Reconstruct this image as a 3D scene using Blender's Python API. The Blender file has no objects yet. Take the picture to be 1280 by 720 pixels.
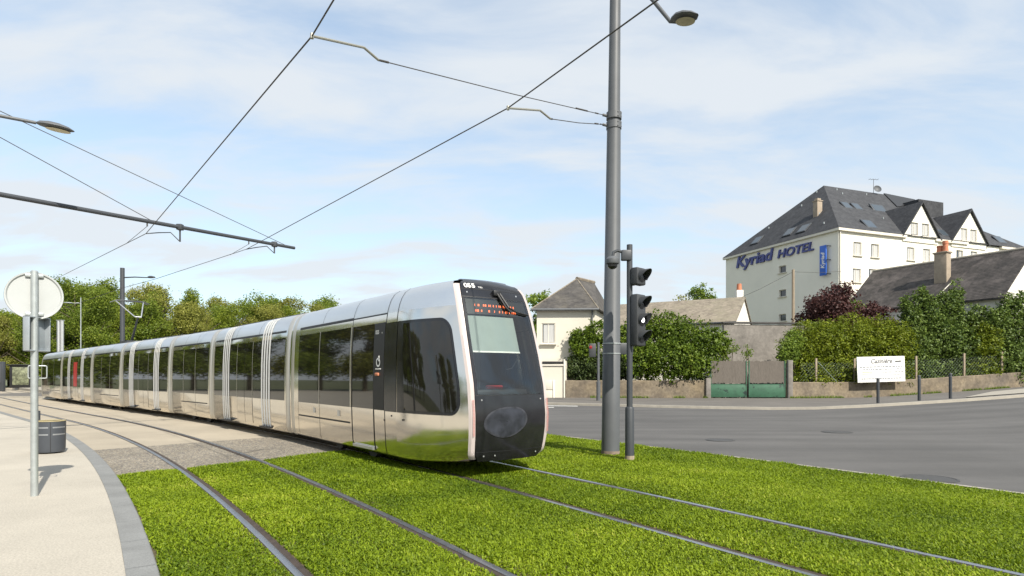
import bpy, bmesh, math, random
import numpy as np
from mathutils import Vector, Matrix
random.seed(7); rng = np.random.default_rng(11)
sc = bpy.context.scene
COL = sc.collection
R = math.radians
F, YH, EYE = 760.0, 470.0, 1.65          # focal length in pixels, horizon row, eye height (photo measured)

def P(px, py, Y):                          # a point seen at px,py that stands Y metres away
    return Vector(((px - 640) / F * Y, Y, EYE + (YH - py) / F * Y))
def G(px, py, z=0.0):                      # a point on the ground
    Y = (EYE - z) * F / (py - YH)
    return Vector(((px - 640) / F * Y, Y, z))

# ------------------------------------------------------------------ materials
def nodes_of(m):
    m.use_nodes = True
    return m.node_tree.nodes, m.node_tree.links
def mat(name, col, rough=0.7, metal=0.0, spec=0.5, var=0.0, vscale=3.0, bump=0.0, bscale=20.0, col2=None, detail=6.0,
        stretch=None, emit=None, estr=0.0, coat=0.0, ior=None, rvar=0.0):
    m = bpy.data.materials.new(name); N, L = nodes_of(m)
    b = N['Principled BSDF']
    b.inputs['Base Color'].default_value = (*col, 1); b.inputs['Roughness'].default_value = rough
    b.inputs['Metallic'].default_value = metal; b.inputs['Specular IOR Level'].default_value = spec
    if coat: b.inputs['Coat Weight'].default_value = coat; b.inputs['Coat Roughness'].default_value = .08
    if ior: b.inputs['IOR'].default_value = ior
    if emit: b.inputs['Emission Color'].default_value = (*emit, 1); b.inputs['Emission Strength'].default_value = estr
    if var or bump or rvar:
        tc = N.new('ShaderNodeTexCoord'); mp = N.new('ShaderNodeMapping'); L.new(tc.outputs['Object'], mp.inputs[0])
        if stretch: mp.inputs['Scale'].default_value = stretch
    if var:
        n = N.new('ShaderNodeTexNoise'); n.inputs['Scale'].default_value = vscale; n.inputs['Detail'].default_value = detail
        n.inputs['Roughness'].default_value = .62
        L.new(mp.outputs[0], n.inputs['Vector'])
        r = N.new('ShaderNodeValToRGB'); r.color_ramp.elements[0].position = .3; r.color_ramp.elements[1].position = .7
        c2 = col2 or tuple(min(1, c * (1 + var)) for c in col); c1 = col if col2 else tuple(c * (1 - var) for c in col)
        r.color_ramp.elements[0].color = (*c1, 1); r.color_ramp.elements[1].color = (*c2, 1)
        L.new(n.outputs['Fac'], r.inputs[0]); L.new(r.outputs[0], b.inputs['Base Color'])
    if rvar:
        n3 = N.new('ShaderNodeTexNoise'); n3.inputs['Scale'].default_value = vscale * 1.7; L.new(mp.outputs[0], n3.inputs['Vector'])
        mr = N.new('ShaderNodeMapRange'); mr.inputs['To Min'].default_value = rough - rvar; mr.inputs['To Max'].default_value = rough + rvar
        L.new(n3.outputs['Fac'], mr.inputs[0]); L.new(mr.outputs[0], b.inputs['Roughness'])
    if bump:
        n2 = N.new('ShaderNodeTexNoise'); n2.inputs['Scale'].default_value = bscale; n2.inputs['Detail'].default_value = 5
        L.new(mp.outputs[0], n2.inputs['Vector'])
        bp = N.new('ShaderNodeBump'); bp.inputs['Strength'].default_value = bump; bp.inputs['Distance'].default_value = .02
        L.new(n2.outputs['Fac'], bp.inputs['Height']); L.new(bp.outputs[0], b.inputs['Normal'])
    return m

def two_scale(m, scale, lo, hi, rlo=.35, rhi=.65):
    """multiply the base colour by a second, larger noise (stains, wear)"""
    N, L = nodes_of(m); b = N['Principled BSDF']
    src = b.inputs['Base Color'].links[0].from_socket if b.inputs['Base Color'].links else None
    tc = N.new('ShaderNodeTexCoord'); n = N.new('ShaderNodeTexNoise'); n.inputs['Scale'].default_value = scale; n.inputs['Detail'].default_value = 8
    n.inputs['Roughness'].default_value = .65
    L.new(tc.outputs['Object'], n.inputs['Vector'])
    r = N.new('ShaderNodeValToRGB'); r.color_ramp.elements[0].position = rlo; r.color_ramp.elements[1].position = rhi
    r.color_ramp.elements[0].color = (*lo, 1) if isinstance(lo, tuple) else (lo, lo, lo, 1)
    r.color_ramp.elements[1].color = (*hi, 1) if isinstance(hi, tuple) else (hi, hi, hi, 1)
    L.new(n.outputs['Fac'], r.inputs[0])
    mx = N.new('ShaderNodeMix'); mx.data_type = 'RGBA'; mx.blend_type = 'MULTIPLY'; mx.inputs[0].default_value = 1
    if src: L.new(src, mx.inputs[6])
    else: mx.inputs[6].default_value = b.inputs['Base Color'].default_value
    L.new(r.outputs[0], mx.inputs[7]); L.new(mx.outputs[2], b.inputs['Base Color'])
    return m

def speckle(m, scale, cols):
    """aggregate: voronoi stones with random colour"""
    N, L = nodes_of(m); b = N['Principled BSDF']
    tc = N.new('ShaderNodeTexCoord'); v = N.new('ShaderNodeTexVoronoi'); v.inputs['Scale'].default_value = scale
    L.new(tc.outputs['Object'], v.inputs['Vector'])
    sx = N.new('ShaderNodeSeparateColor'); L.new(v.outputs['Color'], sx.inputs[0])
    r = N.new('ShaderNodeValToRGB'); r.color_ramp.interpolation = 'CONSTANT'
    els = r.color_ramp.elements
    while len(els) < len(cols): els.new(0.5)
    for i, c in enumerate(cols): els[i].position = i / len(cols); els[i].color = (*c, 1)
    L.new(sx.outputs[0], r.inputs[0]); L.new(r.outputs[0], b.inputs['Base Color'])
    bp = N.new('ShaderNodeBump'); bp.inputs['Strength'].default_value = .5; bp.inputs['Distance'].default_value = .01
    L.new(v.outputs['Distance'], bp.inputs['Height']); L.new(bp.outputs[0], b.inputs['Normal'])
    return m

def leafmat(name, c1, c2, trans=.35, c3=None, patch=.35):
    m = bpy.data.materials.new(name); N, L = nodes_of(m); N.remove(N['Principled BSDF'])
    out = N['Material Output']
    at = N.new('ShaderNodeAttribute'); at.attribute_name = 'rnd'
    tc = N.new('ShaderNodeTexCoord'); nz = N.new('ShaderNodeTexNoise'); nz.inputs['Scale'].default_value = patch; nz.inputs['Detail'].default_value = 3
    L.new(tc.outputs['Object'], nz.inputs['Vector'])
    ad = N.new('ShaderNodeMath'); ad.operation = 'ADD'; L.new(at.outputs['Fac'], ad.inputs[0]); L.new(nz.outputs['Fac'], ad.inputs[1])
    hf = N.new('ShaderNodeMath'); hf.operation = 'MULTIPLY'; hf.inputs[1].default_value = .5; L.new(ad.outputs[0], hf.inputs[0])
    r = N.new('ShaderNodeValToRGB'); e = r.color_ramp.elements
    e[0].position = .2; e[0].color = (*c1, 1); e[1].position = .75; e[1].color = (*c2, 1)
    if c3: q = e.new(.9); q.color = (*c3, 1)
    L.new(hf.outputs[0], r.inputs[0])
    d = N.new('ShaderNodeBsdfPrincipled'); d.inputs['Roughness'].default_value = .55; d.inputs['Specular IOR Level'].default_value = .3
    t = N.new('ShaderNodeBsdfTranslucent'); mx = N.new('ShaderNodeMixShader'); mx.inputs[0].default_value = trans
    L.new(r.outputs[0], d.inputs['Base Color']); L.new(r.outputs[0], t.inputs[0])
    L.new(d.outputs[0], mx.inputs[1]); L.new(t.outputs[0], mx.inputs[2]); L.new(mx.outputs[0], out.inputs[0])
    return m

M = {}
M['steel'] = mat('brushed_steel', (.82, .775, .70), .13, 1.0, bump=.04, bscale=1.6, rvar=.05, vscale=1.5)
M['roof_steel'] = mat('roof_steel', (.72, .74, .75), .36, .9, rvar=.05, vscale=2)
M['ring'] = mat('ring_metal', (.62, .59, .53), .38, .8)
M['seam'] = mat('seam_black', (.012, .012, .013), .5)
M['glass'] = mat('tinted_glass', (.012, .011, .009), .03, spec=.7, ior=1.5, var=.6, vscale=1.2)
M['mask'] = mat('mask_black', (.012, .012, .014), .16, spec=.6, var=.3, vscale=5, rvar=.06)
M['badge'] = mat('mask_scuff', (.022, .024, .032), .35, var=.6, vscale=5)
M['strip'] = mat('light_strip_pink', (.46, .40, .38), .3)
M['led_dot'] = mat('red_led_dots', (.55, .20, .17), .4)
M['white'] = mat('white_paint', (.74, .73, .70), .45, var=.05)
M['rubber'] = mat('bellows_rubber', (.02, .02, .02), .8)
M['orange'] = mat('led_orange', (.7, .16, .06), .5, emit=(1, .17, .05), estr=.75)
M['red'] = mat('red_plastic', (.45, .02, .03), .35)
M['grey_paint'] = mat('grey_pole_paint', (.085, .09, .096), .5, var=.12, vscale=1.5, rvar=.08)
M['dark_paint'] = mat('dark_pole_paint', (.04, .044, .05), .5, var=.12, vscale=2)
M['galv'] = mat('galvanised_steel', (.40, .425, .42), .42, .55, var=.12, vscale=9)
M['sign_back'] = mat('sign_back_enamel', (.37, .385, .38), .5, var=.05, vscale=3)
M['wire'] = mat('copper_wire', (.05, .045, .04), .6)
M['signal'] = mat('signal_housing', (.035, .037, .04), .55, var=.15, vscale=4)
M['lens'] = mat('signal_lens', (.015, .016, .018), .2)
M['lens_lit'] = mat('signal_lens_lit', (.9, .9, .9), .3, emit=(1, 1, 1), estr=2.5)
M['red_lit'] = mat('signal_red', (.22, .012, .012), .3)
M['lamp_glass'] = mat('lamp_glass', (.46, .42, .28), .25, var=.2)
M['bin'] = mat('bin_anthracite', (.05, .056, .066), .48, var=.1)
M['rail'] = mat('rail_steel', (.42, .42, .44), .3, .95, rvar=.1, vscale=4)
M['groove'] = mat('rail_groove', (.045, .032, .024), .8, var=.35, vscale=8)
M['ground'] = mat('dry_ground', (.10, .11, .05), .95, var=.4, vscale=.15)
M['asphalt'] = two_scale(mat('asphalt', (.083, .079, .075), .85, var=.10, vscale=45, bump=.2, bscale=70, detail=3), .28, .86, 1.1)
def streaks(m, rot, sc_, lo, hi):
    N, L = nodes_of(m); b = N['Principled BSDF']; src = b.inputs['Base Color'].links[0].from_socket
    tc = N.new('ShaderNodeTexCoord'); mp = N.new('ShaderNodeMapping'); mp.inputs['Rotation'].default_value = (0, 0, rot); mp.inputs['Scale'].default_value = sc_; L.new(tc.outputs['Object'], mp.inputs[0])
    n = N.new('ShaderNodeTexNoise'); n.inputs['Scale'].default_value = 1; n.inputs['Detail'].default_value = 7; L.new(mp.outputs[0], n.inputs['Vector'])
    r = N.new('ShaderNodeValToRGB'); r.color_ramp.elements[0].position = .36; r.color_ramp.elements[1].position = .64; r.color_ramp.elements[0].color = (lo, lo, lo, 1); r.color_ramp.elements[1].color = (hi, hi, hi, 1); L.new(n.outputs['Fac'], r.inputs[0])
    mx = N.new('ShaderNodeMix'); mx.data_type = 'RGBA'; mx.blend_type = 'MULTIPLY'; mx.inputs[0].default_value = 1; L.new(src, mx.inputs[6]); L.new(r.outputs[0], mx.inputs[7]); L.new(mx.outputs[2], b.inputs['Base Color'])
streaks(M['asphalt'], R(-20), (.10, .9, 1), .84, 1.14)
M['pave_far'] = two_scale(mat('far_pavement', (.115, .104, .092), .9, var=.12, vscale=12), .5, .85, 1.1)
M['kerb_stone'] = mat('kerb_stone', (.30, .275, .23), .85, var=.12, vscale=3)
M['granite'] = two_scale(mat('granite_kerb', (.20, .203, .198), .95, spec=.15, var=.16, vscale=90, detail=2), 1.8, .86, 1.08)
M['concrete'] = two_scale(mat('beige_concrete', (.335, .29, .222), .9, var=.10, vscale=38, bump=.12, bscale=60, detail=4), .5, .86, 1.06)
M['platform'] = two_scale(mat('bush_hammered_concrete', (.38, .347, .29), .9, var=.24, vscale=55, bump=.3, bscale=55, detail=4), .6, .88, 1.05)
M['aggregate'] = two_scale(speckle(mat('exposed_aggregate', (.25, .22, .18), .9), 38, [(.22, .19, .15), (.12, .105, .09), (.31, .28, .22), (.17, .15, .12), (.24, .20, .14), (.09, .085, .08)]), .8, .85, 1.1)
M['soil'] = mat('turf_soil', (.085, .068, .032), .95, var=.4, vscale=14)
M['marking'] = mat('road_marking', (.62, .61, .57), .8, var=.12, vscale=9)
M['iron'] = mat('cast_iron', (.05, .048, .046), .6, var=.2, vscale=20)
M['grass'] = leafmat('grass_blades', (.064, .118, .003), (.285, .375, .014), .45, (.56, .52, .11), patch=.9)
M['bark'] = mat('bark', (.09, .07, .05), .9, var=.35, vscale=6, bump=.5, bscale=8)
M['cream'] = two_scale(mat('cream_render', (.56, .525, .445), .9, var=.04, vscale=30, bump=.1, bscale=60), .4, .92, 1.04)
M['hotel_wall'] = two_scale(mat('hotel_render', (.76, .725, .63), .9, var=.03, vscale=30), .25, .94, 1.03)
M['white_wall'] = mat('white_render', (.66, .63, .57), .9, var=.05, vscale=4)
M['trim'] = mat('white_trim', (.62, .58, .50), .7)
M['pane'] = mat('window_pane', (.045, .05, .055), .05, spec=.8)
M['curtain'] = mat('net_curtain', (.40, .40, .39), .8, var=.12, vscale=6, stretch=(6, 6, .3))
M['gap'] = mat('dark_recess', (.02, .02, .02), .9)
M['blue'] = mat('banner_blue', (.03, .12, .50), .5)
M['letter'] = mat('sign_violet', (.055, .065, .22), .45)
M['ink'] = mat('print_grey', (.05, .052, .06), .8)
M['faint'] = mat('print_faint', (.20, .21, .23), .8)
M['ink2'] = mat('print_gold', (.52, .47, .28), .8)
M['ink_dark'] = mat('print_black', (.02, .02, .02), .8)
M['terracotta'] = mat('terracotta', (.46, .17, .09), .8, var=.2, vscale=4)
M['chimney'] = mat('chimney_render', (.30, .245, .185), .9, var=.15, vscale=3)
M['stone'] = two_scale(two_scale(mat('rubble_wall', (.20, .172, .138), .95, var=.28, vscale=5, bump=.6, bscale=9), .9, (.62, .60, .60), (1.12, 1.08, 1.0)), .35, (.8, .8, .8), (1.05, 1.0, .85))
M['grey_wall'] = two_scale(mat('grey_cement_wall', (.20, .182, .162), .95, var=.16, vscale=4, bump=.3, bscale=10), .5, .72, 1.12)
M['coping'] = mat('wall_coping', (.06, .057, .055), .9, var=.2)
M['green_gate'] = two_scale(mat('green_gate_paint', (.030, .098, .055), .6, var=.2, vscale=3), 2.2, (.18, .22, .28), (1, 1, 1), .36, .42)
M['brushwood'] = mat('brushwood_screen', (.120, .104, .088), .95, var=.4, vscale=10, stretch=(9, 9, .4))
M['timber'] = mat('weathered_timber', (.26, .21, .15), .9, var=.25, vscale=5, stretch=(4, 4, .5))
M['mesh_wire'] = mat('green_wire', (.12, .15, .11), .7)
M['alu'] = mat('brushed_alu', (.62, .62, .62), .35, .8)
M['poster'] = mat('poster_print', (.13, .14, .085), .5, var=.9, vscale=3)

def slate(name, c1, c2, lichen=None):
    m = bpy.data.materials.new(name); N, L = nodes_of(m); b = N['Principled BSDF']; b.inputs['Roughness'].default_value = .75; b.inputs['Specular IOR Level'].default_value = .3
    tc = N.new('ShaderNodeTexCoord'); mp = N.new('ShaderNodeMapping'); L.new(tc.outputs['Object'], mp.inputs[0])
    n = N.new('ShaderNodeTexNoise'); n.inputs['Scale'].default_value = 1.3; n.inputs['Detail'].default_value = 10; n.inputs['Roughness'].default_value = .72
    L.new(mp.outputs[0], n.inputs['Vector'])
    r = N.new('ShaderNodeValToRGB'); r.color_ramp.elements[0].position = .32; r.color_ramp.elements[1].position = .68
    r.color_ramp.elements[0].color = (*c1, 1); r.color_ramp.elements[1].color = (*c2, 1); L.new(n.outputs['Fac'], r.inputs[0])
    w = N.new('ShaderNodeTexWave'); w.bands_direction = 'Z'; w.inputs['Scale'].default_value = 2.2; w.inputs['Distortion'].default_value = .4
    L.new(mp.outputs[0], w.inputs['Vector'])
    v = N.new('ShaderNodeTexVoronoi'); v.inputs['Scale'].default_value = 4.5; L.new(mp.outputs[0], v.inputs['Vector'])
    sx = N.new('ShaderNodeSeparateColor'); L.new(v.outputs['Color'], sx.inputs[0])
    mr = N.new('ShaderNodeMapRange'); mr.inputs['To Min'].default_value = .78; mr.inputs['To Max'].default_value = 1.18; L.new(sx.outputs[0], mr.inputs[0])
    mx = N.new('ShaderNodeMix'); mx.data_type = 'RGBA'; mx.blend_type = 'MULTIPLY'; mx.inputs[0].default_value = 1
    L.new(r.outputs[0], mx.inputs[6]); L.new(mr.outputs[0], mx.inputs[7])
    col = mx.outputs[2]
    if lichen:
        n2 = N.new('ShaderNodeTexNoise'); n2.inputs['Scale'].default_value = .55; n2.inputs['Detail'].default_value = 9; n2.inputs['Roughness'].default_value = .75
        L.new(mp.outputs[0], n2.inputs['Vector'])
        r2 = N.new('ShaderNodeValToRGB'); r2.color_ramp.elements[0].position = .48; r2.color_ramp.elements[1].position = .66
        r2.color_ramp.elements[1].color = (.75, .75, .75, 1)
        L.new(n2.outputs['Fac'], r2.inputs[0])
        m2 = N.new('ShaderNodeMix'); m2.data_type = 'RGBA'; L.new(r2.outputs[0], m2.inputs[0]); L.new(col, m2.inputs[6]); m2.inputs[7].default_value = (*lichen, 1)
        col = m2.outputs[2]
    L.new(col, b.inputs['Base Color'])
    bp = N.new('ShaderNodeBump'); bp.inputs['Strength'].default_value = .5; bp.inputs['Distance'].default_value = .03
    L.new(w.outputs['Fac'], bp.inputs['Height']); L.new(bp.outputs[0], b.inputs['Normal'])
    return m
M['slate'] = slate('hotel_slate', (.030, .031, .035), (.055, .056, .060))
M['slate_house'] = slate('house_slate', (.042, .039, .038), (.085, .078, .07), (.12, .108, .085))
M['slate_old'] = slate('old_slate', (.024, .022, .021), (.065, .057, .052), (.13, .112, .105))
M['tile'] = slate('flat_tile', (.15, .125, .098), (.25, .215, .165), (.20, .18, .125))

# ------------------------------------------------------------------ mesh helpers
class MB:
    def __init__(s): s.v = []; s.f = []; s.mi = []
    def add(s, vs, fs, mi=0):
        o = len(s.v); s.v += [tuple(v) for v in vs]; s.f += [tuple(i + o for i in f) for f in fs]; s.mi += [mi] * len(fs); return s
    def box(s, c, size, rz=0, mi=0, mtx=None):
        x, y, z = size[0] / 2, size[1] / 2, size[2] / 2
        vs = [Vector((a * x, b * y, d * z)) for d in (-1, 1) for (a, b) in ((-1, -1), (1, -1), (1, 1), (-1, 1))]
        m = mtx if mtx is not None else Matrix.Translation(Vector(c)) @ Matrix.Rotation(rz, 4, 'Z')
        return s.add([m @ v for v in vs], [(3, 2, 1, 0), (4, 5, 6, 7), (0, 1, 5, 4), (1, 2, 6, 5), (2, 3, 7, 6), (3, 0, 4, 7)], mi)
    def rbox(s, c, size, rz=0, bev=.02, mi=0, mtx=None):        # box with chamfered edges
        bm = bmesh.new(); bmesh.ops.create_cube(bm, size=1)
        for v in bm.verts: v.co = Vector((v.co.x * size[0], v.co.y * size[1], v.co.z * size[2]))
        bmesh.ops.bevel(bm, geom=bm.edges[:], offset=bev, segments=2, affect='EDGES', profile=.5)
        m = mtx if mtx is not None else Matrix.Translation(Vector(c)) @ Matrix.Rotation(rz, 4, 'Z')
        bm.verts.index_update()
        s.add([m @ v.co for v in bm.verts], [[v.index for v in f.verts] for f in bm.faces], mi); bm.free(); return s
    def tube(s, pts, r, n=10, mi=0, cap=True):
        pts = [Vector(p) for p in pts]; rs = r if isinstance(r, (list, tuple)) else [r] * len(pts)
        vs = []; fs = []; prev = None
        for i, p in enumerate(pts):
            d = (pts[min(i + 1, len(pts) - 1)] - pts[max(i - 1, 0)]).normalized()
            a = prev if prev is not None else (Vector((0, 0, 1)) if abs(d.z) < .9 else Vector((1, 0, 0)))
            u = (a - d * a.dot(d)).normalized(); w = d.cross(u); prev = u
            for k in range(n):
                t = 2 * math.pi * k / n; vs.append(p + (u * math.cos(t) + w * math.sin(t)) * rs[i])
        for i in range(len(pts) - 1):
            for k in range(n):
                a = i * n + k; b = i * n + (k + 1) % n; fs.append((a, b, b + n, a + n))
        if cap: fs.append(tuple(range(n - 1, -1, -1))); fs.append(tuple(range((len(pts) - 1) * n, len(pts) * n)))
        return s.add(vs, fs, mi)
    def lathe(s, prof, c, n=24, mi=0, mtx=None, a0=0, a1=2 * math.pi):
        full = abs(a1 - a0 - 2 * math.pi) < 1e-6; k_ = n if full else n + 1
        vs = []; fs = []
        m = mtx if mtx is not None else Matrix.Translation(Vector(c))
        for (r, z) in prof:
            for k in range(k_):
                t = a0 + (a1 - a0) * k / n; vs.append(m @ Vector((r * math.cos(t), r * math.sin(t), z)))
        for i in range(len(prof) - 1):
            for k in range(n):
                a = i * k_ + k; b = i * k_ + (k + 1) % k_; fs.append((a, b, b + k_, a + k_))
        return s.add(vs, fs, mi)
    def grid(s, fn, us, vsq, mi=0, flip=False):
        vs = [fn(u, v) for u in us for v in vsq]; n = len(vsq); fs = []
        for i in range(len(us) - 1):
            for j in range(n - 1):
                q = (i * n + j, i * n + j + 1, (i + 1) * n + j + 1, (i + 1) * n + j); fs.append(q[::-1] if flip else q)
        return s.add(vs, fs, mi)
    def prism(s, poly, off, mi=0):          # planar polygon (3-D points) extruded by the vector off
        n = len(poly); off = Vector(off); p = [Vector(q) for q in poly]
        vs = p + [q + off for q in p]
        fs = [tuple(range(n)), tuple(range(2 * n - 1, n - 1, -1))] + [(i, i + n, (i + 1) % n + n, (i + 1) % n) for i in range(n)]
        return s.add(vs, fs, mi)
    def build(s, name, mats, parent=None, smooth=35, origin=None):
        me = bpy.data.meshes.new(name); org = Vector(origin) if origin is not None else Vector((0, 0, 0))
        if parent is not None:
            o = parent; 
            while o is not None: org = org + o.location; o = o.parent
        me.from_pydata([Vector(v) - org for v in s.v], [], s.f)
        for m in (mats if isinstance(mats, (list, tuple)) else [mats]): me.materials.append(m)
        me.polygons.foreach_set('material_index', s.mi)
        bm = bmesh.new(); bm.from_mesh(me); bmesh.ops.recalc_face_normals(bm, faces=bm.faces[:]); bm.to_mesh(me); bm.free()
        if smooth:
            me.polygons.foreach_set('use_smooth', [True] * len(me.polygons)); me.set_sharp_from_angle(angle=R(smooth))
        ob = bpy.data.objects.new(name, me); COL.objects.link(ob); ob.parent = parent
        if origin is not None: ob.location = origin
        return ob

def fast_mesh(name, verts, faces, m, rnd=None, smooth=False):
    verts = np.asarray(verts, np.float32); faces = np.asarray(faces, np.int32); k = faces.shape[1]
    me = bpy.data.meshes.new(name); me.vertices.add(len(verts)); me.vertices.foreach_set('co', verts.ravel())
    me.loops.add(faces.size); me.loops.foreach_set('vertex_index', faces.ravel())
    me.polygons.add(len(faces)); me.polygons.foreach_set('loop_start', np.arange(0, faces.size, k, dtype=np.int32))
    me.update(calc_edges=True)
    me.materials.append(m)
    if rnd is not None:
        a = me.attributes.new('rnd', 'FLOAT', 'FACE'); a.data.foreach_set('value', np.asarray(rnd, np.float32))
    if smooth: me.polygons.foreach_set('use_smooth', [True] * len(faces))
    return me
def link(name, me, parent=None, loc=(0, 0, 0), rz=0):
    o = bpy.data.objects.new(name, me); COL.objects.link(o); o.parent = parent; o.location = loc; o.rotation_euler.z = rz; return o
def tag(o, label, cat, group=None):
    o['label'] = label; o['category'] = cat
    if group: o['group'] = group
    return o
def thing(name, label, cat, loc=(0, 0, 0), rz=0, group=None):
    o = bpy.data.objects.new(name, None); COL.objects.link(o); o.location = loc; o.rotation_euler.z = rz; o.empty_display_size = .2
    return tag(o, label, cat, group)
def struct(o, kind='structure'): o['kind'] = kind; return o
def dup(root, loc, rz=None, label=None, group=None):
    r = root.copy(); COL.objects.link(r); r.location = loc
    if rz is not None: r.rotation_euler.z = rz
    if label: r['label'] = label
    if group: r['group'] = group
    for ch in list(root.children):
        c = ch.copy(); COL.objects.link(c); c.parent = r
        for g in list(ch.children):
            d = g.copy(); COL.objects.link(d); d.parent = c
    return r
def text_mb(txt, size, mtx, extrude=.0, bold=.0, shear=0.0, mb=None, spacing=1.0, align='LEFT', mi=0):
    cu = bpy.data.curves.new('lettering', 'FONT'); cu.body = txt; cu.size = size; cu.extrude = extrude; cu.offset = bold; cu.shear = shear
    cu.space_character = spacing; cu.align_x = align; cu.resolution_u = 4
    ob = bpy.data.objects.new('lettering', cu); COL.objects.link(ob)
    dg = bpy.context.evaluated_depsgraph_get(); dg.update()
    me = bpy.data.meshes.new_from_object(ob.evaluated_get(dg))
    mb = mb or MB(); mb.add([mtx @ v.co for v in me.vertices], [tuple(p.vertices) for p in me.polygons], mi)
    bpy.data.objects.remove(ob); bpy.data.curves.remove(cu); bpy.data.meshes.remove(me); return mb
def frame(origin, xdir, ydir):              # matrix whose x,y axes are the given directions
    x = Vector(xdir).normalized(); y = Vector(ydir); y = (y - x * y.dot(x)).normalized(); z = x.cross(y)
    m = Matrix((x, y, z)).transposed().to_4x4(); m.translation = Vector(origin); return m

# ------------------------------------------------------------------ terrain and track curve
def zt(X, Y):
    d = max(0.0, X - 13 - .8 * max(Y - 29, 0.0))
    return min(.07 * d * d / (d + 2) if d > 0 else 0.0, 2.6)

DS = .05; SS = np.arange(-20, 130, DS)
_t = np.clip((SS - 1.475) / 23.343, 0, 1); _t2 = np.clip((SS - 24.8) / 40, 0, 1)
HH = np.radians(34.02 + 12.52 * _t - 1.86 * _t2)
CX = np.cumsum(-np.sin(HH)) * DS; CY = np.cumsum(np.cos(HH)) * DS
_i = int(np.argmin(abs(SS))); CX = CX - CX[_i] - .531; CY = CY - CY[_i] + 4.474
SP = 3.50
def A(s, off=0.0, z=0.0):                   # point beside the near track's centre line
    x = np.interp(s, SS, CX); y = np.interp(s, SS, CY); h = np.interp(s, SS, HH)
    return Vector((x + off * math.cos(h), y + off * math.sin(h), z))
def heading(s): return float(np.interp(s, SS, HH))
def ribbon(s0, s1, o0, o1, z, step=1.0, nz=2):
    mb = MB(); n = max(2, int((s1 - s0) / step)); us = [s0 + (s1 - s0) * i / n for i in range(n + 1)]
    vs = [o0 + (o1 - o0) * j / (nz - 1) for j in range(nz)]
    return mb.grid(lambda s, o: A(s, o, z), us, vs)

# ground sheet
def axis(lo, hi, fine_lo, fine_hi, step):
    a = list(np.arange(fine_lo, fine_hi + .1, step)); w = step
    x = fine_hi
    while x < hi: w *= 1.5; x += w; a.append(min(x, hi))
    x = fine_lo; w = step
    while x > lo: w *= 1.5; x -= w; a.insert(0, max(x, lo))
    return a
mb = MB(); mb.grid(lambda x, y: (x, y, zt(x, y) - .12), axis(-900, 900, -20, 90, 2), axis(-60, 1500, -10, 90, 2), flip=True)
struct(mb.build('ground', M['ground'], smooth=60))
# concrete slab carrying both tracks beyond the turf
mb = ribbon(4, 110, -1.67, 8.58, -.004, 1, 6); struct(mb.build('track_slab', M['concrete']))
# pavement on the left with granite edge
mb = ribbon(-14, 75, -26, -1.90, .035, 1, 10); struct(mb.build('pavement', M['platform']))
mb = MB()
n = 120
for j, (oa, ob_, za, zb) in enumerate(((-1.90, -1.68, .04, .04), (-1.68, -1.668, .04, .03), (-1.668, -1.668, .03, -.05))):
    us = [-14 + 89 * i / n for i in range(n + 1)]
    mb.grid(lambda s, k: A(s, oa if k == 0 else ob_, za if k == 0 else zb), us, [0, 1])
# joints between the kerb stones
for i in range(90):
    s = -14 + i * 1.0; a = A(s, -1.899, .0435); b = A(s, -1.681, .0435); d = (A(s + .004, -1.79) - A(s, -1.79))
    if s < 30: mb.add([a, b, b + d, a + d], [(0, 1, 2, 3)], 1)
struct(mb.build('kerb', [M['granite'], M['seam']], smooth=0))
# exposed aggregate band
b2a, b2b = Vector((-6.44, 9.99, 0)), Vector((-3.87, 13.06, 0)); b2d = (b2b - b2a).normalized()
b1a, b1b = Vector((-9.07, 13.78, 0)), Vector((-6.81, 16.18, 0)); b1d = (b1b - b1a).normalized()
mb = MB()
def s_of_line(off, a, d, z=0):
    lo, hi = -10.0, 40.0; nrm = Vector((-d.y, d.x, 0))
    for _ in range(40):
        mid = (lo + hi) / 2
        if (A(mid, off) - a).dot(nrm) < 0: lo = mid
        else: hi = mid
    return lo
offs = [-1.66 + (8.56 + 1.66) * j / 14 for j in range(15)]
rows = [(s_of_line(o, b2a, b2d), s_of_line(o, b1a, b1d)) for o in offs]
mb.grid(lambda k, j: A(rows[j][0] + (rows[j][1] - rows[j][0]) * k, offs[j], 0.0), [0, .25, .5, .75, 1], list(range(15)))
struct(mb.build('aggregate_band', M['aggregate']))
mb = MB(); mb.grid(lambda k, j: A(-16 + (rows[j][0] + 16) * k, offs[j], .004), [i / 30 for i in range(31)], list(range(15)))
struct(mb.build('turf_base', M['soil']))

# rails
def make_rail(off, side, label):
    us = [-16 + 126 * i / 220 for i in range(221)]
    hd = .034
    mb = MB()
    prof = [(-hd * side, .008), (-hd * side, .016), (hd * .3 * side, .018), (hd * side, .014), (hd * side, -.01)]
    mb.grid(lambda s, k: A(s, off + prof[k][0], prof[k][1]), us, list(range(5)))
    o = tag(mb.build('tram_rail', M['rail'], smooth=25), label, 'rail', 'tram rails')
    mb = MB(); prof2 = [(hd * side, .007), ((hd + .038) * side, .0065), ((hd + .055) * side, .013), ((hd + .066) * side, .007)]
    mb.grid(lambda s, k: A(s, off + prof2[k][0], prof2[k][1]), us, list(range(4)))
    mb.build('rail_groove', M['groove'], o, smooth=0)
make_rail(-.72, 1, 'grooved steel rail nearest the kerb and litter bin')
make_rail(.72, -1, 'second steel rail from the kerb in the grass')
make_rail(SP - .72, 1, 'steel rail running under the left side of the tram')
make_rail(SP + .72, -1, 'steel rail nearest the road emerging from under the tram')

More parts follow.
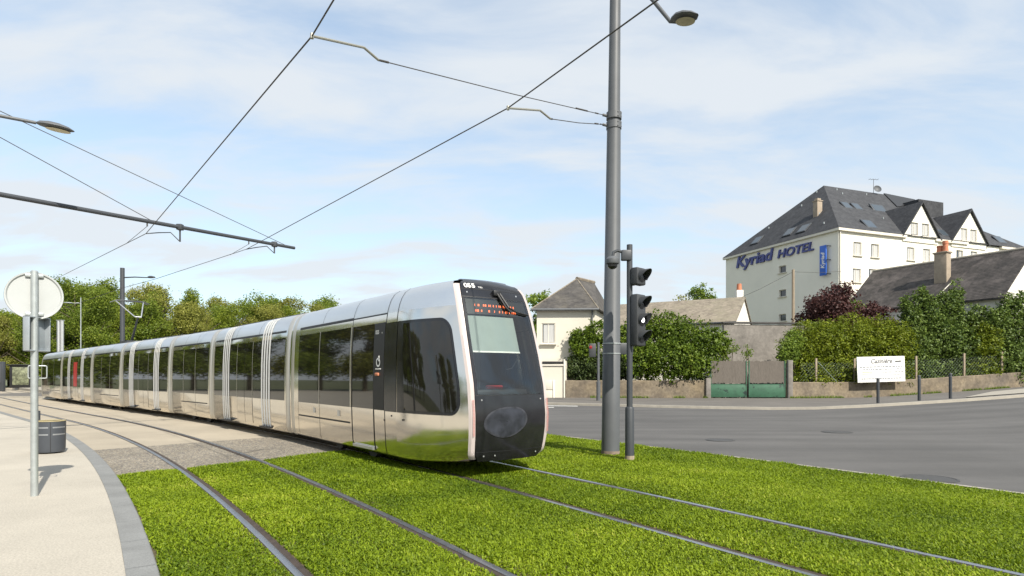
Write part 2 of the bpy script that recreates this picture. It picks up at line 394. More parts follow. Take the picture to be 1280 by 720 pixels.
# grass blades
def grass():
    n = 2700000
    s = rng.uniform(-9, 20, n); off = rng.uniform(-1.66, 8.53, n)
    x = np.interp(s, SS, CX); y = np.interp(s, SS, CY); h = np.interp(s, SS, HH)
    X = x + off * np.cos(h); Y = y + off * np.sin(h)
    keep = ((X - b2a.x) * (-b2d.y) + (Y - b2a.y) * b2d.x) < -.02
    for r in (-.72, .72, SP - .72, SP + .72):
        g = off - r; sd = 1 if r in (-.72, SP - .72) else -1
        keep &= ~((g * sd > -.05) & (g * sd < .108))
    edge = .03 * np.sin(s * 3.1) + .03 * np.sin(s * 7.7 + 1)
    keep &= (off > -1.655 + .4 * edge) & (off < 8.47 + edge)
    px = 640 + F * X / np.maximum(Y, .5); py = YH + EYE * F / np.maximum(Y, .5)
    keep &= (px > -150) & (px < 1750) & (py < 860) & (Y > 1.5)
    dens = np.clip((8.0 / Y) ** 1.5, 0, 1)
    dens *= .75 + .25 * np.sin(X * 1.3 + 2 * np.sin(Y * .9)) * np.sin(Y * 1.7)
    keep &= rng.random(n) < dens
    X, Y, off, s = X[keep], Y[keep], off[keep], s[keep]; m = len(X)
    near_rail = np.min([np.abs(off - r) for r in (-.72, .72, SP - .72, SP + .72)], axis=0)
    sc_ = np.clip((Y / 8) ** .45, 1, 1.7)
    patch = .5 + .5 * np.sin(X * 2.1 + 1.7 * np.sin(Y * 1.3)) * np.sin(Y * 2.4 + X * .7)
    hgt = rng.uniform(.020, .050, m) * sc_ * (.75 + .5 * patch) * np.clip(.55 + near_rail * 1.2, .55, 1)
    wid = rng.uniform(.0035, .0085, m) * sc_
    broad = rng.random(m) < .12; wid[broad] *= 2.3; hgt[broad] *= .8
    az = rng.uniform(0, 2 * np.pi, m); lean = rng.uniform(.15, 1.1, m) * hgt * 1.2
    fx, fy = np.cos(az), np.sin(az)
    base = np.stack([X, Y, np.full(m, .004)], 1)
    w = np.stack([-fy * wid, fx * wid, np.zeros(m)], 1); f = np.stack([fx, fy, np.zeros(m)], 1)
    up = np.array([0, 0, 1.0])
    v0 = base - w * .6; v1 = base + w * .6
    mid = base + f * (lean * .35)[:, None] + up * (hgt * .65)[:, None]
    v2 = mid + w; v3 = mid - w
    v4 = base + f * lean[:, None] + up * (hgt * rng.uniform(.75, 1.05, m))[:, None]
    V = np.concatenate([v0, v1, v2, v3, v4]); i = np.arange(m)
    q = np.stack([i, i + m, i + 2 * m], 1); q2 = np.stack([i, i + 2 * m, i + 3 * m], 1); q3 = np.stack([i + 3 * m, i + 2 * m, i + 4 * m], 1)
    big = .5 + .25 * np.sin(X * .8 + 1.3 * np.sin(Y * .55)) + .25 * np.sin(Y * 1.05 + .6 * X + 2.0)
    rr = np.clip(rng.normal(.52, .27, m) + .25 * (patch - .5) + .5 * (big - .5), 0, 1)
    me = fast_mesh('grass', V, np.concatenate([q, q2, q3]), M['grass'], np.tile(rr, 3))
    print('grass blades', m)
    o = struct(link('grass', me), 'stuff'); o['label'] = 'short bright green turf growing between the tram rails'
grass()

# road, far pavement, kerb
near = [Vector((6.58, 9.26, 0)) + Vector((.559, -.829, 0)) * t for t in np.linspace(-45, 34, 60)]
fk = [(-45, 48), (-20, 41.5), (1.86, 35.3), (6, 32.7), (9.7, 30.7), (12.6, 29.7), (16.6, 28.7), (21.4, 28.4), (24.4, 28.6), (40, 30.5), (75, 35)]
def resample(pl, n):
    pl = [Vector((p[0], p[1], 0)) for p in pl]; L_ = [0]
    for a, b in zip(pl, pl[1:]): L_.append(L_[-1] + (b - a).length)
    return [Vector((np.interp(t, L_, [p.x for p in pl]), np.interp(t, L_, [p.y for p in pl]), 0)) for t in np.linspace(0, L_[-1], n)]
far = resample(fk, 60)
mb = MB()
def roadpt(i, k):
    p = near[i].lerp(far[i], k); return (p.x, p.y, zt(p.x, p.y) - .006)
mb.grid(roadpt, list(range(60)), [j / 16 for j in range(17)]); struct(mb.build('road', M['asphalt'], smooth=60))
wallline = resample([(-45, 56), (-10, 45.5), (3.8, 43.4), (14, 42.6), (19.4, 42.2), (25, 43.4), (34, 45.4), (43, 48), (80, 60)], 60)
mb = MB()
mb.grid(lambda i, k: (lambda p: (p.x, p.y, zt(p.x, p.y) + .11))(far[i].lerp(wallline[i], .012 + k * .988)), list(range(60)), [j / 8 for j in range(9)])
struct(mb.build('far_pavement', M['pave_far'], smooth=60))
mb = MB()
def kpt(i, k):
    p = far[i]; q = (wallline[i] - far[i]).normalized(); o, z = ((0, -.01), (0.012, .115), (.22, .122), (.22, .05))[k]; p = p + q * o
    return (p.x, p.y, zt(p.x, p.y) + z)
mb.grid(kpt, list(range(60)), [0, 1, 2, 3]); struct(mb.build('road_kerb', M['kerb_stone'], smooth=20))
# concrete edging of the road beside the turf
mb = MB(); mb.grid(lambda s, k: A(s, 8.55 + (0, .10, .10)[k], (.014, .014, -.02)[k]), [-20 + i for i in range(56)], [0, 1, 2])
struct(mb.build('road_edging', M['kerb_stone'], smooth=0))
# crossing stripes
mb = MB()
for k in range(5):
    a = Vector((-2.0, 34.6 - k * 1.75, 0)); ln = (5.6, 4.2, 3.2, 3.0, 3.0)[k]
    mb.add([(a.x, a.y, .002), (a.x + ln, a.y - .28 * ln, .002), (a.x + ln, a.y - .28 * ln + .5, .002), (a.x, a.y + .5, .002)], [(0, 1, 2, 3)])
struct(mb.build('crossing_marking', M['marking'], smooth=0))
mb = MB()
pa = [P(1205, 502, 29.5), P(1290, 498, 30), P(1290, 489.5, 40), P(1240, 493, 37)]
mb.add([(p.x, p.y, zt(p.x, p.y) + .135) for p in pa], [(0, 1, 2, 3)]); struct(mb.build('pavement_ramp', M['kerb_stone'], smooth=0))
for (px, py, r, lab) in ((1046, 540, .42, 'round iron manhole cover in the middle of the road'), (900, 550, .36, 'iron manhole cover in the road close to the signal post'), (1162, 598, .40, 'iron manhole cover at the turf edge of the road')):
    c = G(px, py)
    mb = MB(); mb.lathe([(0, .006), (r * .86, .006), (r * .86, .002), (r * .9, .002), (r * .9, .006), (r, .006), (r, -.01)], (0, 0, 0), 28)
    o = mb.build('manhole_cover', M['iron'], smooth=20); o.location = (c.x, c.y, zt(c.x, c.y) - .002); tag(o, lab, 'manhole cover', 'manhole covers')

# ------------------------------------------------------------------ the tram
PROF = [(1.02, .20), (1.10, .21), (1.15, .26), (1.175, .40), (1.19, .70), (1.20, 1.03), (1.20, 1.5), (1.195, 2.0), (1.18, 2.35), (1.16, 2.63), (1.14, 2.78),
        (1.11, 2.90), (1.065, 3.02), (1.0, 3.12), (.89, 3.20), (.68, 3.265), (.35, 3.295), (0, 3.30)]
def plat(z): return float(np.interp(z, [p[1] for p in PROF], [p[0] for p in PROF]))
zs_all = [p[1] for p in PROF]
tram_o = A(4.4, SP)
tram = thing('tram', 'long silver articulated tram of seven cars with black cab front and dark windows', 'tram', tram_o)
JN = [11.51, 18.14, 22.76, 29.55, 35.2, 43.2, 50.6]

class CarFrame:
    def __init__(s, s0, s1):
        s.a = A(s0, SP); s.b = A(s1, SP); s.L = (s.b - s.a).length; s.t = (s.b - s.a).normalized(); s.n = Vector((s.t.y, -s.t.x, 0))
    def __call__(s, x, lat, z): return s.a + s.t * x + s.n * lat + Vector((0, 0, z))   # x from the front end rearwards; lat<0 is the left side

def patch(cf, x0, x1, z0, z1, off, side, mb=None, mi=0):
    mb = mb or MB(); zz = [z0] + [z for z in zs_all if z0 + .01 < z < z1 - .01] + [z1]
    return mb.grid(lambda x, z: cf(x, side * (plat(z) + off), z), [x0, x1], zz, mi)
def shell(cf, x0, x1, name, parent, scale_ends=True):
    mb = MB(); xs = [x0, x0 + .05, x1 - .05, x1]; k = {x0: .975, x1: .975}
    prof = [(-a, z) for a, z in PROF] + [(a, z) for a, z in PROF[::-1][1:]]
    mb.grid(lambda x, j: cf(x, prof[j][0] * k.get(x, 1), prof[j][1] if k.get(x, 1) == 1 else .22 + (prof[j][1] - .2) * .985), xs, list(range(len(prof))))
    n = len(prof)
    for x in (x0, x1):
        mb.add([cf(x, prof[j][0] * .975, .22 + (prof[j][1] - .2) * .985) for j in range(n)], [tuple(range(n))])
    mb.add([cf(x0, -1.0, .2), cf(x1, -1.0, .2), cf(x1, 1.0, .2), cf(x0, 1.0, .2)], [(0, 1, 2, 3)])
    # upper fairing uses the roof material
    mb.mi = [0] * len(mb.f)
    for i, f in enumerate(mb.f):
        if len(f) == 4 and min(mb.v[j][2] for j in f) > 2.77: mb.mi[i] = 1
    return mb.build(name, [M['steel'], M['roof_steel']], parent, 40)
def ring(cf, xa, xb, parent, sc_=1.004, m='ring'):
    mb = MB(); prof = [(-a, z) for a, z in PROF] + [(a, z) for a, z in PROF[::-1][1:]]
    xs = [xa, xa + (xb - xa) * .25, xa + (xb - xa) * .75, xb]; ks = [sc_ - .03, sc_, sc_, sc_ - .03]
    mb.grid(lambda i, j: cf(xs[i], prof[j][0] * ks[i], .2 + (prof[j][1] - .2) * (1 + (ks[i] - 1) * .6)), [0, 1, 2, 3], list(range(len(prof))))
    return mb.build('portal_frame', M[m], parent, 50)

def seams(cf, items, parent, off=.004, name='panel_seam', m='seam'):
    for (x0, x1, z0, z1) in items:
        for side in (-1, 1): patch(cf, x0, x1, z0, z1, off, side).build(name, M[m], parent)

for ci in range(1, 7):
    s0, s1 = JN[ci - 1], JN[ci]; cf = CarFrame(s0, s1); Lc = cf.L
    body = shell(cf, .10, Lc - .10, 'car_body', tram)
    # gangway in front of this car
    mb = MB(); prof = [(-a * .93, .26 + (z - .2) * .95) for a, z in PROF] + [(a * .93, .26 + (z - .2) * .95) for a, z in PROF[::-1][1:]]
    xs = [-.30 + .06 * i for i in range(8)]
    mb.grid(lambda i, j: cf(xs[i], prof[j][0] * (1 - .03 * (i % 2)), prof[j][1]), list(range(8)), list(range(len(prof))))
    mb.build('gangway_bellows', M['rubber'], tram, 0)
    ring(cf, .06, .30, body); ring(cf, Lc - .36, Lc - .02, body)
    for side in (-1, 1):
        def w(x0, x1, name='window', z0=1.03, z1=2.62):
            patch(cf, x0, x1, z0, z1, .005, side).build(name, M['glass'], body)
        x0, x1 = .34, Lc - .40
        if ci % 2 == 1:      # door cars
            c = Lc / 2; b = min(1.75, Lc * .27)
            w(x0, c - b - .30); w(c + b + .30, x1)
            w(c - b - .29, c - .68, 'window'); w(c + .68, c + b + .29, 'window')
            dm = patch(cf, c - .665, c - .01, .34, 2.62, .008, side, None, 0); 
            for (da, db) in ((c - .66, c - .012), (c + .012, c + .66)):
                d = patch(cf, da, db, .33, 1.02, .006, side).build('door', M['steel'], body)
                patch(cf, da, db, 1.03, 2.62, .007, side).build('window', M['glass'], body)
            for bb in (c - b, c + b):
                mb = MB()
                for k in range(4):
                    q = bb + (k - 1.5) * .185
                    patch(cf, q - .055, q + .055, .30, 3.25, .012, side, mb)
                mb.build('stripe_band', M['white'], body)
                mb = MB(); m4 = cf(bb, side * 1.20, .275); mb.box((0, 0, 0), (.75, .10, .035), mtx=Matrix.Translation(m4) @ Matrix.Rotation(math.atan2(cf.t.y, cf.t.x), 4, 'Z')); mb.build('door_step', M['seam'], body)
        else:
            third = (x1 - x0) / 3
            for k in range(3): w(x0 + k * third + .015, x0 + (k + 1) * third - .015)
    x0, x1 = .34, Lc - .40
    it = [(x0, x1, 2.755, 2.81)]
    if ci % 2 == 0:
        t3 = (x1 - x0) / 3
        it += [(x0 + .1, x0 + 2.2 * t3, .70, .735), (x0 + t3 - .006, x0 + t3 + .006, .26, 1.03), (x0 + 2 * t3 - .006, x0 + 2 * t3 + .006, .26, 1.03)]
    else:
        c = Lc / 2
        it += [(c - .675, c - .66, .3, 2.62), (c + .66, c + .675, .3, 2.62), (c - .008, c + .008, .3, 2.62)]
    for q in (.33, .66): it.append((x0 + (x1 - x0) * q, x0 + (x1 - x0) * q + .012, 2.80, 3.2))
    seams(cf, it, body)
    mull = []
    if ci % 2 == 0:
        t3 = (x1 - x0) / 3; mull = [(x0 + k * t3 - .016, x0 + k * t3 + .016, 1.03, 2.62) for k in (1, 2)]
    else:
        mull = [(Lc / 2 - .70, Lc / 2 - .672, 1.03, 2.62), (Lc / 2 + .672, Lc / 2 + .70, 1.03, 2.62)]
    seams(cf, mull, body, .009, 'window_mullion', 'ring')
    mb = MB()                                     # low roof equipment cover
    mb.rbox((0, 0, 0), (Lc * .80, 1.0, .06), bev=.02, mtx=Matrix.Translation(cf(Lc / 2, 0, 3.305)) @ Matrix.Rotation(math.atan2(cf.t.y, cf.t.x), 4, 'Z'))
    mb.build('roof_cover', M['dark_paint'], body)
    if ci % 2 == 0 or ci == 6:                    # bogie with wheels
        bo = MB(); rzc = math.atan2(cf.t.y, cf.t.x)
        bo.box((0, 0, 0), (2.3, 1.5, .12), mtx=Matrix.Translation(cf(Lc / 2, 0, .24)) @ Matrix.Rotation(rzc, 4, 'Z'))
        bogie = bo.build('bogie', M['seam'], tram)
        for dx in (-.85, .85):
            for lt in (-.72, .72):
                wm = MB(); mm = Matrix.Translation(cf(Lc / 2 + dx, lt, .285)) @ Matrix.Rotation(rzc, 4, 'Z') @ Matrix.Rotation(R(90), 4, 'X')
                wm.lathe([(0, -.05), (.2, -.05), (.27, -.06), (.27, .06), (.2, .05), (.12, .02), (0, .03)], 0, 20, mtx=mm); wm.build('wheel', M['iron'], bogie)
    if ci == 5:
        patch(cf, Lc / 2 - .5, Lc / 2 + .45, 1.05, 2.45, .013, -1).build('red_glass_patch', M['red'], body)['label'] = 'red patch painted on the door glass for red showing in it'  # red decal on opaque glass, paints an advert that shows in it
    if ci == 6:                                   # tail end: rounded dark rear
        mb = MB(); prof = [(-a, z) for a, z in PROF] + [(a, z) for a, z in PROF[::-1][1:]]
        mb.grid(lambda i, j: cf(Lc - .1 + .45 * math.sin(i / 5 * 1.4), prof[j][0] * (1 - .35 * (i / 5) ** 2), .25 + (prof[j][1] - .2) * (1 - .10 * (i / 5) ** 2)), list(range(6)), list(range(len(prof))))
        nn = len(prof); mb.add([cf(Lc - .1 + .45 * math.sin(1.4), prof[j][0] * .65, .25 + (prof[j][1] - .2) * .9) for j in range(nn)], [tuple(range(nn))])
        mb.build('tail_cap', M['mask'], tram)

# pantograph on the fifth car
cf = CarFrame(JN[3], JN[4]); pb = MB()
bx = 2.6
pb.box((0, 0, 0), (1.1, .9, .10), mtx=Matrix.Translation(cf(bx, 0, 3.38)) @ Matrix.Rotation(math.atan2(cf.t.y, cf.t.x), 4, 'Z'))
panto = pb.build('pantograph', M['dark_paint'], tram)
foot, knee, top = cf(bx + .45, 0, 3.42), cf(bx - .70, 0, 4.62), cf(bx + .75, 0, 5.50)
mb = MB(); mb.tube([foot, knee], [.06, .045], 10); mb.build('lower_arm', M['dark_paint'], panto)
mb = MB()
for sd in (-1, 1):
    mb.tube([cf(bx - .70, .14 * sd, 4.62), cf(bx + .75, .62 * sd, 5.50)], .026, 8)
mb.tube([cf(bx - .70, -.14, 4.62), cf(bx - .70, .14, 4.62)], .03, 8); mb.build('upper_arm', M['alu'], panto)
mb = MB()
for dx in (-.18, .18): mb.tube([cf(bx + .75 + dx, -.85, 5.42), cf(bx + .75 + dx, -.6, 5.54), cf(bx + .75 + dx, .6, 5.54), cf(bx + .75 + dx, .85, 5.42)], .024, 8)
mb.tube([cf(bx + .57, 0, 5.52), cf(bx + .93, 0, 5.52)], .02, 8); mb.build('collector_bow', M['dark_paint'], panto)

# ---- front car with cab
_gl = []
def clear_glass():
    if _gl: return _gl[0]
    gl = bpy.data.materials.new('windscreen_glass'); N_, L_ = nodes_of(gl); N_.remove(N_['Principled BSDF'])
    tr = N_.new('ShaderNodeBsdfTransparent'); tr.inputs[0].default_value = (.80, .85, .83, 1); gs = N_.new('ShaderNodeBsdfGlossy'); gs.inputs['Roughness'].default_value = .02
    fr_ = N_.new('ShaderNodeFresnel'); fr_.inputs[0].default_value = 1.9; mxs = N_.new('ShaderNodeMixShader')
    L_.new(fr_.outputs[0], mxs.inputs[0]); L_.new(tr.outputs[0], mxs.inputs[1]); L_.new(gs.outputs[0], mxs.inputs[2]); L_.new(mxs.outputs[0], N_['Material Output'].inputs[0])
    _gl.append(gl); return gl
fa, fb = A(4.40, SP), A(JN[0], SP); ft = (fb - fa).normalized(); fn = Vector((ft.y, -ft.x, 0)); FL = (fb - fa).length
def C1(q, lat, z): return fa + ft * (q - 4.40 - .30 * min(max((8.1 - q) / 1.95, 0), 1)) + fn * lat + Vector((0, 0, z))    # q counts from the nose (4.40) to the rear
class CF1:
    a = fa; t = ft; n = fn
    def __call__(s, x, lat, z): return C1(x, lat, z)
cf1 = CF1(); QR = 4.40 + FL - .12; QN = 6.15
SEC_A = [(0, .20), (1.02, .20), (1.10, .21), (1.15, .26), (1.175, .40), (1.19, .70), (1.20, 1.03), (1.20, 1.5), (1.195, 2.0), (1.18, 2.35), (1.16, 2.63), (1.14, 2.78), (1.11, 2.90),
         (1.065, 3.02), (1.0, 3.12), (.89, 3.20), (.68, 3.265), (.35, 3.295), (0, 3.30)]
# rim of the front face: lateral, height, q
SEC_B = [(0, .27, 4.72), (.50, .27, 4.72), (.60, .275, 4.66), (.70, .30, 4.60), (.775, .40, 4.53), (.80, .70, 4.47), (.805, 1.03, 4.46), (.80, 1.5, 4.51), (.795, 2.0, 4.64), (.785, 2.35, 4.745), (.775, 2.63, 4.83),
         (.765, 2.80, 4.89), (.755, 2.93, 4.94), (.74, 3.06, 5.0), (.71, 3.16, 5.07), (.64, 3.235, 5.16), (.48, 3.275, 5.24), (.25, 3.29, 5.28), (0, 3.295, 5.30)]
NA = len(SEC_A)
def nose(u, j, side=-1, off=0.0):            # u=0 straight body .. u=1 rim of the face
    def raw(u, j):
        jj = int(min(max(math.floor(j), 0), NA - 2)); fr = j - jj
        a = [SEC_A[jj][k] * (1 - fr) + SEC_A[jj + 1][k] * fr for k in (0, 1)]; b = [SEC_B[jj][k] * (1 - fr) + SEC_B[jj + 1][k] * fr for k in (0, 1, 2)]
        cq = b[2] + .62; cl = a[0] * .985; cz = a[1] * .5 + b[1] * .5 if a[1] > 3.0 else a[1]
        w0, w1, w2 = (1 - u) ** 2, 2 * u * (1 - u), u * u
        return Vector((w0 * QN + w1 * cq + w2 * b[2], w0 * a[0] + w1 * cl + w2 * b[0], w0 * a[1] + w1 * cz + w2 * b[1]))
    p = raw(u, j)
    if off:
        du = raw(min(u + .01, 1), j) - raw(max(u - .01, 0), j); dj = raw(u, min(j + .05, NA - 1)) - raw(u, max(j - .05, 0)); nn = du.cross(dj).normalized()
        if nn.y < 0: nn = -nn
        p = p + nn * off
    return C1(p.x, side * p.y, p.z)
zA = [a[1] for a in SEC_A]
def jz(z): return float(np.interp(z, zA[1:], list(range(1, NA))))
mb = MB()
for side in (-1, 1):
    f0 = len(mb.f); mb.grid(lambda u, j: nose(u, j, side), [i / 14 for i in range(15)], [j * .5 for j in range(2 * (NA - 1) + 1)])
    if side == 1:                             # opening of the right-hand cab window
        nj = 2 * (NA - 1); keepf = []
        for i in range(14):
            for j in range(nj):
                zc_ = .25 * (SEC_A[j // 2][1] + SEC_A[min((j + 1) // 2, NA - 1)][1] + SEC_A[(j + 1) // 2][1] + SEC_A[min((j + 2) // 2, NA - 1)][1])
                if not (0 <= i <= 11 and 1.1 < zc_ < 2.5): keepf.append(f0 + i * nj + j)
        fs_keep = mb.f[:f0] + [mb.f[k] for k in keepf]; mb.mi = mb.mi[:f0] + [0] * len(keepf); mb.f = fs_keep
    mb.grid(lambda q, j: C1(q, side * SEC_A[j][0], SEC_A[j][1]), [QN, 7.5, 9, QR - .05, QR], list(range(NA)))
mb.mi = [0] * len(mb.f)
for i, f in enumerate(mb.f):
    if min(mb.v[j][2] for j in f) > 2.77: mb.mi[i] = 1
n = NA
mb.add([C1(QR, -a, z) for a, z in SEC_A] + [C1(QR, a, z) for a, z in SEC_A[::-1][1:-1]], [tuple(range(2 * NA - 2))])
bmt = MB(); cab = mb.build('car_body', [M['steel'], M['roof_steel']], tram, 40)
cab['label'] = 'leading car with rounded cab nose'
ring(cf1, QR - .40, QR - .02, cab)
for side in (-1, 1):
    ws = [(6.98 + .58, 8.98), (9.01, 10.85)]
    for (a, b) in ((7.90, 9.56), (9.59, 10.98)): patch(cf1, a, b, 1.03, 2.62, .005, side).build('window', M['glass'], cab)
    d = patch(cf1, 6.95, 7.78, .34, 1.02, .006, side).build('door', M['steel'], cab)
    patch(cf1, 6.95, 7.78, 1.035, 2.62, .006, side).build('window', M['glass'], cab)
    mb = MB(); mb.box((0, 0, 0), (.92, .06, .05), mtx=Matrix.Translation(C1(7.36, side * 1.175, .30)) @ Matrix.Rotation(math.atan2(ft.y, ft.x), 4, 'Z')); mb.build('door_step', M['alu'], cab)
    patch(cf1, 6.56, 6.93, 1.03, 2.62, .006, side).build('window_pillar', M['seam'], cab)
    # large cab side window: black surround then glass, rounded at the front
    def cabwin(u0, u1, z0, z1, rad, off, nz=26):
        zz = []
        for k in range(nz + 1): zz.append(z0 + (z1 - z0) * (.5 - .5 * math.cos(math.pi * k / nz)))
        def umax(z):
            d = min(z - z0, z1 - z); r = rad
            return u1 - (0 if d >= r else (r - math.sqrt(max(r * r - (r - d) ** 2, 0))) * .55)
        m_ = MB(); m_.grid(lambda t, k: nose(u0 + (umax(zz[k]) - u0) * t, jz(zz[k]), side, off), [i / 16 for i in range(17)], list(range(nz + 1))); return m_
    if side == -1: mb = cabwin(.02, .905, 1.02, 2.60, .24, .006)
    else:
        mb = MB()
        for (ua, ub, za, zb) in ((.0, .03, 1.02, 2.60), (.86, .905, 1.02, 2.60), (.03, .86, 1.02, 1.12), (.03, .86, 2.48, 2.60)):
            mb.grid(lambda u, z: nose(u, jz(z), side, .006), [ua + (ub - ua) * i / 6 for i in range(7)], [za + (zb - za) * i / 6 for i in range(7)])
    mb.grid(lambda q, z: C1(q, side * (plat(z) + .006), z), [6.55, QN - .01], [1.02, 1.5, 2.0, 2.35, 2.60])
    sur = mb.build('cab_window_surround', M['mask'], cab)
    mb = cabwin(.14 if side == -1 else .02, .88, 1.07, 2.55, .20, .011); mb.build('cab_window', M['glass'] if side == -1 else clear_glass(), sur)
    # light strips beside the mask
    mb = MB()
    def strip(j, k): 
        jj = int(min(math.floor(j), NA - 2)); fr = j - jj; b = [SEC_B[jj][i] * (1 - fr) + SEC_B[jj + 1][i] * fr for i in (0, 1, 2)]
        lat = b[0] + (.003, -.026, -.086, -.110)[k]; q = b[2] + (-.002, -.042, -.056, -.028)[k]
        return C1(q, side * lat, b[1])
    mb.grid(strip, [jz(.30) + i * .25 for i in range(int((jz(3.16) - jz(.30)) / .25) + 1)], [0, 1, 2, 3])
    st = mb.build('light_strip', M['strip'], tram, 40)
    mb = MB()
    for k in range(26):
        z = .72 + k * .022
        for kk in (0, 1):
            jj = jz(z); b = [np.interp(jj, range(NA), [s_[i] for s_ in SEC_B]) for i in (0, 1, 2)]
            c = C1(b[2] - .072, side * (b[0] - .04 - .022 * kk), z); mb.box((0, 0, 0), (.006, .012, .011), mtx=Matrix.Translation(c) @ Matrix.Rotation(math.atan2(ft.y, ft.x), 4, 'Z'))
    mb.build('lamp_dots', M['led_dot'], st)
it = [(7.85, 11.0, 2.755, 2.81), (7.90, 10.98, .70, .735), (9.57, 9.582, .26, 1.03), (7.80, 7.83, .26, 2.62), (6.92, 6.95, .26, 2.62), (6.53, 6.545, .22, 3.28), (10.99, 11.0, .26, 1.03),
      (7.84, 7.852, 2.62, 3.25), (9.5, 9.512, 2.8, 3.25), (QN + .02, QN + .034, 2.62, 3.285), (6.545, 7.84, 2.765, 2.79)]
seams(cf1, it, cab)
seams(cf1, [(9.562, 9.588, 1.03, 2.62), (7.855, 7.885, 1.03, 2.62)], cab, .010, 'window_mullion', 'ring')
mb = MB()
for (q, z) in ((9.9, .88), (8.45, .88)):
    for side in (-1, 1): patch(cf1, q - .07, q + .07, z - .06, z + .06, .005, side, mb)
mb.build('panel_lock', M['alu'], cab)
for (q, z) in ((6.55, .86), (6.3, .95), (5.9, .9)):
    mb = MB(); mb.box((0, 0, 0), (.03, .01, .03), mtx=Matrix.Translation(C1(q, -1.20, z)) @ Matrix.Rotation(math.atan2(ft.y, ft.x), 4, 'Z')); mb.build('screw_head', M['seam'], cab)

# front mask (black), a grid with an opening for the windscreen
def bq(z): return float(np.interp(z, [s_[1] for s_ in SEC_B[4:]], [s_[2] for s_ in SEC_B[4:]]))
def blat(z): return float(np.interp(z, [s_[1] for s_ in SEC_B[3:17]], [s_[0] for s_ in SEC_B[3:17]])) - .096
def face(a, z, off=0.0):                     # a in -1..1 across the mask
    q = (bq(z) if z > .40 else 4.53 + (.40 - z) * .45) - .062 - .07 * (1 - a * a) - off
    return C1(q, a * blat(z), z)
mb = MB()
ZF = [.29, .33, .40, .55, .8, 1.0, 1.2, 1.36]; ZT = [2.93, 3.0, 3.07, 3.13, 3.18, 3.22, 3.26]
AA = [i / 8 for i in range(-8, 9)]
mb.grid(face, AA, ZF); mb.grid(face, AA, ZT)
ZW = [1.36 + (2.93 - 1.36) * i / 30 for i in range(31)]
mb.grid(face, [-1, -.93], ZW); mb.grid(face, [.93, 1], ZW)
# crown between the mask and the roof
mb.grid(lambda a, k: face(a, 3.26).lerp(C1(5.30, a * .48, 3.302 - .02 * a * a), k) + Vector((0, 0, .022 * math.sin(k * math.pi))), AA, [0, .25, .5, .75, 1])
mb.grid(lambda a, k: face(a, .29).lerp(C1(5.2, a * .5, .27), k), AA, [0, .5, 1])
mask = mb.build('front_mask', M['mask'], tram, 50); mask['label'] = 'black front mask under and over the windscreen'
for z in (.44, 1.34, 3.085, 2.945):
    mb = MB(); mb.grid(lambda a, k: face(a, z + k * .012, .003), AA, [0, 1]); mb.build('mask_seam', M['seam'], mask)
for (a, z) in ((-.85, 1.27), (.85, 1.27), (-.8, .38), (.8, .38), (-.5, .38), (-.85, 3.03), (0.1, 3.03), (.7, 3.03)):
    mb = MB(); mb.tube([face(a, z, -.002), face(a, z, .006)], .014, 8); mb.build('screw_head', M['alu'], mask)
def oval(r0, r1, off, m, nm, lab):           # faded oval where the panel was rubbed clean
    mb = MB(); mb.grid(lambda r, t: face(-.22 + .60 * r * math.cos(t), .92 + .245 * r * math.sin(t) * (1 + .05 * math.sin(3 * t)) + .03 * r * math.cos(t), off), [r0 + (r1 - r0) * k / 5 for k in range(6)], [2 * math.pi * i / 40 for i in range(41)])
    mb.build(nm, m, mask)['label'] = lab
oval(.02, .90, .003, M['badge'], 'oval_emblem', 'dull grey oval on the lower black panel')
oval(.90, 1.0, .004, mat('mask_scuff_edge', (.028, .029, .036), .4, var=.7, vscale=9), 'oval_emblem', 'paler scuffed rim of the oval')
gl = clear_glass()
mb = MB(); mb.grid(lambda a, z: face(a, z, .002), [-.94 + 1.88 * i / 12 for i in range(13)], [1.355 + (2.935 - 1.355) * i / 12 for i in range(13)])
scr = mb.build('windscreen', gl, mask, 60)
# cab interior
inn = mat('cab_interior', (.12, .135, .13), .7, var=.2, vscale=3); blind = mat('roller_blind', (.27, .31, .30), .8, var=.06)
mb = MB()
qi = 6.35
mb.add([C1(qi, -.72, 1.2), C1(qi, .72, 1.2), C1(qi, .72, 3.1), C1(qi, -.72, 3.1)], [(0, 1, 2, 3)])
mb.add([C1(4.62, -.70, 1.3), C1(qi, -.80, 1.3), C1(qi, .80, 1.3), C1(4.62, .70, 1.3)], [(0, 1, 2, 3)])
for s_ in (-1,): mb.add([C1(4.9, s_ * .70, 1.2), C1(qi, s_ * .75, 1.2), C1(qi, s_ * .75, 3.1), C1(5.1, s_ * .70, 3.1)], [(0, 1, 2, 3)])
mb.add([C1(5.05, -.7, 3.05), C1(qi, -.75, 3.05), C1(qi, .75, 3.05), C1(5.05, .7, 3.05)], [(0, 1, 2, 3)])
mb.build('cab_lining', inn, tram)
mb = MB(); mb.grid(lambda a, z: face(a, z, -.06), [-.88 + (1.32) * i / 6 for i in range(7)], [2.05, 2.2, 2.35, 2.5, 2.64])
mb.grid(lambda a, z: face(a, z, -.05), [-.88 + (1.32) * i / 6 for i in range(7)], [2.03, 2.055], 1)
mb.build('roller_blind', [blind, M['white']], tram)
mb = MB(); mb.rbox((0, 0, 0), (.35, 1.1, .14), bev=.04, mtx=Matrix.Translation(C1(4.85, 0, 1.36)) @ Matrix.Rotation(math.atan2(ft.y, ft.x), 4, 'Z')); mb.build('dashboard', M['seam'], tram)
